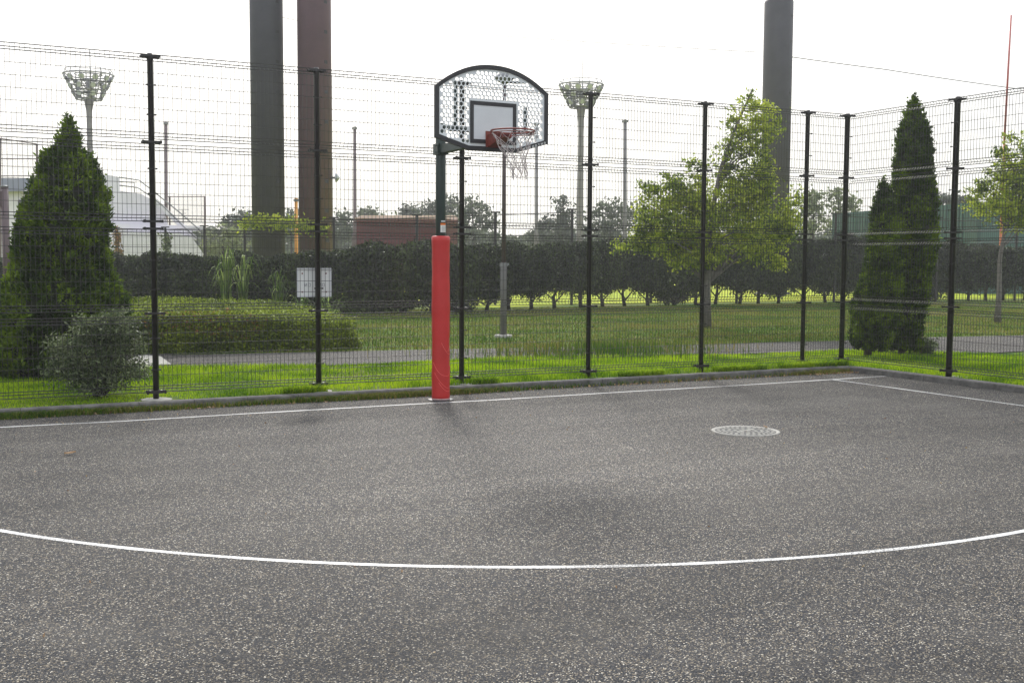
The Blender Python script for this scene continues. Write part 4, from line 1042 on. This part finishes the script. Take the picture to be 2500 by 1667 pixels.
# ------------------------------------------------------------------ trees
def gbase(u, v): p = gp(u, v); return (p - CAM).dot(CF)
tree('young_tree', 'leafy yellow green young tree with a pale trunk on the lawn right of centre', 'tree', 1728, 27.2,
     [(1640, 575, 105, 62), (1610, 525, 75, 55), (1720, 560, 95, 85), (1840, 570, 110, 75), (1790, 490, 70, 70), (1845, 410, 52, 85), (1850, 320, 46, 60), (1808, 345, 34, 45), (1700, 490, 60, 60), (1570, 585, 42, 40), (1915, 545, 50, 50), (1650, 480, 55, 40), (1590, 470, 36, 26), (1875, 270, 24, 26), (1835, 262, 20, 22), (1790, 290, 22, 40), (1770, 400, 30, 60), (1935, 490, 26, 45), (1712, 430, 16, 50), (1640, 445, 30, 22), (1838, 470, 70, 60), (1690, 410, 10, 30), (1836, 232, 6, 24), (1810, 245, 6, 22), (1747, 375, 7, 45), (1566, 448, 8, 24), (1515, 600, 20, 22), (1900, 300, 14, 30), (1890, 640, 40, 25), (1700, 630, 90, 30)],
     M['maple'], leaf=(.088, .046), n_cl=1650, per=22, spread=.090, trunk_r=.10, seed=31, limbs=44, yr=.8, shell=.35, lean=3, bark='palebark')
tree('young_tree', 'young tree with spreading crown and thin grey trunk at the right edge', 'tree', 2440, 30.0,
     [(2460, 410, 50, 55), (2415, 440, 42, 40), (2490, 460, 70, 70), (2440, 500, 95, 45), (2385, 470, 35, 22), (2515, 390, 36, 50), (2466, 345, 14, 36), (2440, 375, 16, 28), (2550, 450, 60, 70), (2500, 530, 80, 40), (2495, 340, 12, 30), (2560, 370, 40, 70)],
     M['maple'], leaf=(.09, .048), n_cl=620, per=22, spread=.085, trunk_r=.075, seed=33, limbs=34, yr=.8, shell=.3, lean=4, bark='palebark')
FG = 'trees far beyond the park fence'
far = [('grey green tree behind the left edge of the left thick pillar', 575, 110, [(580, 548, 45, 48), (555, 570, 40, 30), (610, 560, 40, 40), (530, 590, 40, 25)], 'far3'),
 ('low yellow green bushy tree left of the two thick pillars', 545, 60, [(545, 590, 48, 48), (520, 610, 35, 35), (580, 600, 30, 45)], 'far2'),
 ('small green treetop between the two thick pillars', 712, 100, [(712, 550, 24, 45)], 'far1'),
 ('bushy pale green tree over the left end of the maroon shed', 870, 105, [(850, 540, 35, 30), (900, 530, 30, 26), (930, 540, 28, 18), (830, 565, 30, 35)], 'far1'),
 ('tiny treetop peeping over the middle of the maroon shed', 995, 110, [(1000, 525, 14, 20)], 'far3'),
 ('broad grey green tree right behind the green hoop post', 1075, 105, [(1060, 520, 42, 40), (1100, 505, 38, 28), (1035, 540, 35, 30), (1090, 560, 60, 30)], 'far3'),
 ('round green grey tree right of the hoop post', 1160, 100, [(1150, 510, 40, 34), (1185, 530, 34, 36), (1130, 560, 50, 40), (1200, 565, 28, 30)], 'far1'),
 ('slim spire shaped dark tree left of the central floodlight mast', 1374, 95, [(1374, 490, 9, 20), (1374, 520, 15, 24), (1372, 550, 24, 26), (1370, 575, 34, 26)], 'far3'),
 ('low dark tree left of the spire shaped tree', 1335, 100, [(1335, 560, 26, 32), (1315, 580, 26, 24)], 'far3'),
 ('spreading grey green tree just right of the central floodlight mast', 1480, 98, [(1470, 515, 30, 28), (1505, 510, 28, 28), (1450, 545, 28, 34), (1500, 560, 45, 38), (1540, 530, 28, 34)], 'far1'),
 ('pale green tree left of the corner fence post', 1985, 78, [(1985, 490, 24, 32), (1975, 535, 36, 40)], 'far2'),
 ('pale green tree behind the corner fence post', 2055, 78, [(2045, 485, 26, 36), (2080, 510, 26, 36), (2050, 545, 45, 38)], 'far2'),
 ('dark rounded treetop above the teal building', 2300, 95, [(2290, 490, 24, 18), (2330, 492, 26, 16), (2360, 500, 22, 16)], 'far3'),
 ('yellow green bushy tree behind the young tree at the right edge', 2450, 62, [(2440, 555, 55, 38), (2500, 540, 50, 40), (2400, 575, 40, 30)], 'far2'),
 ('tall dark tree at the far right edge of the photo', 2560, 70, [(2540, 500, 50, 60), (2590, 470, 60, 80)], 'far1')]
for i, (lab, u, d, bl_, mt) in enumerate(far):
    area = sum(a[2] * a[3] for a in bl_) * mpp(d) ** 2
    tree('distant_tree', lab, 'tree', u, d, bl_, M[mt], leaf=(.30 * d / 90, .19 * d / 90), n_cl=int(60 + area * 9), per=16, spread=.34 * d / 100, trunk_r=.16, seed=60 + i, limbs=8, group=FG, bark='darkbark', yr=.8)
# the far wood that closes the view under them
n = 26000; r_ = np.random.default_rng(77); uu = r_.uniform(420, 2750, n); ds = r_.uniform(118, 132, n)
topv = 572 + 9 * np.sin(uu * .021) + 7 * np.sin(uu * .057 + 1) + 4 * np.sin(uu * .13)
P = np.empty((n, 3)); f = r_.uniform(0, 1, n) ** .8
for i in range(n):
    p = at(uu[i], topv[i], ds[i]); P[i] = (p.x, p.y, .1 + (p.z - .1) * f[i])
wd_ = link('far_wood', leaf_mesh('far_wood', P, .75, .5, M['far1'])); tag(wd_, 'low grey green wood along the horizon beyond the fields', 'wood', kind='stuff')

# ------------------------------------------------------------------ vines, reeds, weeds
def vine(label, pts, d, n, w_, seed, leafs=(.12, .09), mt='maple'):
    r_ = np.random.default_rng(seed); o = at(*pts[0], d); P = np.empty((n, 3)); seg = r_.integers(0, len(pts) - 1, n); t = r_.uniform(0, 1, n)
    for i in range(n):
        a = pts[seg[i]]; c_ = pts[seg[i] + 1]; q = at(a[0] + (c_[0] - a[0]) * t[i], a[1] + (c_[1] - a[1]) * t[i], d) - o; P[i] = q
    P += r_.normal(size=P.shape) * np.array([w_, w_, w_])
    rt = thing('climbing_vine', label, 'vine', o); link('leaves', leaf_mesh('leaves', P, leafs[0], leafs[1], M[mt]), rt)
    b = MB(); b.tube([at(u_, v_, d) - o for u_, v_ in pts], .02, 5); b.build('stem', M['darkbark'], rt)
    return rt
vine('green vine draped along the park fence top in front of the thick pillars', [(590, 548), (640, 540), (700, 545), (750, 552), (790, 556)], 44.6, 1500, .14, 3)
vine('reddish green ivy climbing the park fence post nearest the large conifer', [(286, 560), (287, 595), (292, 628)], 53.3, 380, .10, 4, mt='goldenrim')
vine('green ivy climbing the park fence post right of the leftmost near fence post', [(405, 575), (407, 600), (409, 628)], 50.8, 420, .12, 5, mt='olive')

def reed(label, base, n, H, spread, seed, W=.035, mt='reed', name='reed_clump'):
    """arching strap leaves from one root, each a bent ribbon"""
    rt = thing(name, label, 'plant', base); r = random.Random(seed); b = MB()
    for i in range(n):
        az = r.uniform(0, 6.28); h = H * r.uniform(.55, 1.05); out = spread * r.uniform(.3, 1.0); K = 8; vs = []
        ox, oy = r.uniform(-.12, .12), r.uniform(-.12, .12); px, py = -math.sin(az), math.cos(az)
        for k in range(K + 1):
            t = k / K; rad = out * t ** 1.8; z = h * (1 - (1 - t) ** 1.7) - max(0, t - .55) ** 1.5 * h * 1.6; w_ = W / 2 * (1 - t ** 2) + .001
            x = ox + rad * math.cos(az); y = oy + rad * math.sin(az); vs += [(x + px * w_, y + py * w_, z), (x - px * w_, y - py * w_, z + .004)]
        b.add(vs, [(2 * k, 2 * k + 1, 2 * k + 3, 2 * k + 2) for k in range(K)])
    b.build('leaves', M[mt], rt)
    return rt
p = col_at(552, 31.5); reed('tall pale reed with arching leaves rising from the hedge left of the thick pillars', p, 34, at(552, 578, 31.5).z + .1, .95, 2, W=.06)
p = col_at(590, 31.8); reed('second tall reed with drooping leaf tips just left of the left thick pillar', p, 26, at(590, 590, 31.8).z, .9, 3, W=.055)
p = col_at(680, 32); reed('shorter arching reed in front of the foot of the left thick pillar', p, 20, at(680, 628, 32).z, .8, 9, W=.05)
p = col_at(800, 25.5); reed('clump of long green strap leaves behind the low golden hedge, just under the white board', p, 26, at(800, 715, 25.5).z + .1, .7, 4, W=.035)
p = col_at(735, 26); reed('clump of long strap leaves left of the white board behind the low hedge', p, 22, at(735, 718, 26).z + .1, .8, 6, W=.035)

# grass
def in_poly(x, y, poly):
    c = np.zeros(len(x), bool); n = len(poly)
    for i in range(n):
        x0, y0 = poly[i]; x1, y1 = poly[(i + 1) % n]
        if y0 == y1: continue
        k = ((y0 > y) != (y1 > y)) & (x < (x1 - x0) * (y - y0) / (y1 - y0) + x0); c ^= k
    return c
PATH = top_e + bot_e
def scatter(n, x0, x1, y0, y1, seed, onpath=0.0):
    r = np.random.default_rng(seed); x = r.uniform(x0, x1, n); y = r.uniform(y0, y1, n)
    keep = ~in_poly(x, y, PATH); keep |= r.uniform(0, 1, n) < onpath
    keep &= ~((x > 1.9) & (x < 6.9) & (y > 19.3) & (y < 24.4))
    keep &= ~(np.abs(x - X1) < .25) | ~(np.abs(y - 13.05) < .15)
    keep &= ~((np.abs(x - back[4][0]) < .22) & (np.abs(y - 13.05) < .15))
    return np.stack([x[keep], y[keep]], 1)
XY = scatter(150000, -1.0, 16.5, YK + KW, 17.2, 1)
den = lump(np.c_[XY, np.zeros(len(XY))], 2.0, 2, 9); XY = XY[(den > -.55) | (RNG.uniform(0, 1, len(XY)) < .5)]
hmod = .055 + .035 * np.clip(lump(np.c_[XY, np.zeros(len(XY))], 1.3, 2, 3), -1, 1)
hmod = hmod + .07 * np.exp(-((XY[:, 0] - 10.6) / 1.6) ** 2 - ((XY[:, 1] - 13.4) / .55) ** 2) + .05 * np.exp(-((XY[:, 0] - 13.6) / 1.2) ** 2 - ((XY[:, 1] - 12.9) / .9) ** 2)
hmod = np.where(XY[:, 1] < YF - .05, hmod * .75, hmod)
tag(link('grass', blades('grass', XY, .078, hmod, .0075, M['grass'])), 'bright green grass strip along the fence', 'grass', kind='stuff')
XY = scatter(60000, XK + KW, 19.0, 8.0, YK + .2, 2)
tag(link('grass', blades('grass', XY, .078, .06, .008, M['grass'])), 'bright green grass outside the side fence', 'grass', kind='stuff')
XY = scatter(230000, -2, 36, 16.5, 33.5, 3)
dist = XY @ np.array([.457, .887])
tag(link('lawn_grass', blades('lawn_grass', XY, .078, .055, .012, M['lawnblade'], lean=.6)), 'darker lawn grass between the path and the hedge', 'grass', kind='stuff')
r_ = np.random.default_rng(12); n = 16000; x = r_.uniform(-1, 12.6, n); y = YK + KW + .01 + np.abs(r_.normal(0, .05, n)); k = lump(np.c_[x, y, x * 0], 1.9, 2, 21) > -.35
tag(link('kerb_grass', blades('kerb_grass', np.stack([x, y], 1)[k], .078, .10, .009, M['grass'], lean=.9)), 'longer darker grass leaning over the back of the kerb', 'grass', kind='stuff')
# weeds spilling over the kerb on to the court
r_ = np.random.default_rng(5); n = 9000; x = np.concatenate([r_.normal(5.0, .8, 6500), r_.normal(.7, 1.0, 5500), r_.normal(12.1, .4, 1200), r_.uniform(-1, 12.5, 1600)]); y = YK - np.abs(r_.normal(0, .065, len(x)))
tag(link('kerb_weeds', blades('kerb_weeds', np.stack([x, y], 1), 0.0, .060, .008, M['lawnblade'], lean=.9)), 'ragged weeds and grass growing along the foot of the kerb', 'weeds', kind='stuff')
# pale flowering weeds on the bank
r_ = np.random.default_rng(6); x = r_.normal(10.2, 1.2, 2600); y = r_.normal(16.4, .7, 2600)
tag(link('tall_weeds', blades('tall_weeds', np.stack([x, y], 1), .08, .20, .010, M['lawnblade'], lean=.25)), 'taller pale weeds growing over the path edge in the middle', 'weeds', kind='stuff')
# leaf litter along the kerb
r_ = np.random.default_rng(8); n = 900; x = np.concatenate([r_.uniform(-1, 12.5, n // 2), r_.normal(12.2, .3, n // 2)]); y = YK - .02 - np.abs(r_.normal(0, .07, len(x))); x = np.minimum(x, XK - .03)
P = np.stack([x, y, np.full(len(x), .010)], 1); me = leaf_mesh('leaf_litter', P, .035, .02, M['dryleaf'])
tag(link('leaf_litter', me), 'thin line of dry brown leaf litter along the foot of the kerb', 'litter', kind='stuff')
# two single leaves on the court
for (u, v, lab, sc, az) in ((171, 1107, 'single pale yellow fallen leaf lying on the asphalt at left', .05, .3), (1869, 1043, 'single curled brown leaf lying at the edge of the manhole cover', .045, 1.2)):
    p = gp(u, v, .012); b = MB(); vs = []
    for k in range(5):
        t = k / 4; w_ = math.sin(math.pi * min(.98, max(.04, t))) * sc * .42; vs += [((t - .5) * sc * 2, -w_, .012 * abs(t - .4) + .006), ((t - .5) * sc * 2, 0, .012 * abs(t - .4)), ((t - .5) * sc * 2, w_, .012 * abs(t - .4) + .012)]
    b.add(vs, [(3 * k + j, 3 * k + j + 1, 3 * k + j + 4, 3 * k + j + 3) for k in range(4) for j in range(2)])
    o = b.build('fallen_leaf', M['dryleaf'], loc=(p.x, p.y, .012)); o.rotation_euler.z = az; tag(o, lab, 'leaf', group='fallen leaves on the court')

# grit, straw and leaf crumbs scattered on the court
r_ = np.random.default_rng(18); n = 420; x = np.concatenate([r_.uniform(-3, 12, n // 2), r_.uniform(-1, 12, n // 2)]); y = np.concatenate([r_.uniform(3.5, 12.5, n // 2), YK - .1 - np.abs(r_.normal(0, .55, n // 2))])
tag(link('court_debris', leaf_mesh('court_debris', np.stack([x, y, np.full(n, .006)], 1), .022, .008, M['dryleaf'])), 'sparse crumbs of straw and dry leaf scattered over the asphalt', 'debris', kind='stuff')

# ------------------------------------------------------------------ air
b = MB(); b.box((65, 230, 15.0), (560, 620, 32.0))
hz = b.build('haze', M['lawn']); hz['kind'] = 'stuff'
hm = bpy.data.materials.new('haze_air'); hm.use_nodes = True; hn = hm.node_tree; hn.nodes.remove(hn.nodes['Principled BSDF'])
pv = hn.nodes.new('ShaderNodeVolumePrincipled'); pv.inputs['Color'].default_value = (.93, .95, 1, 1); pv.inputs['Density'].default_value = .0008; pv.inputs['Anisotropy'].default_value = .3
hn.links.new(pv.outputs[0], hn.nodes['Material Output'].inputs['Volume'])
hz.data.materials[0] = hm
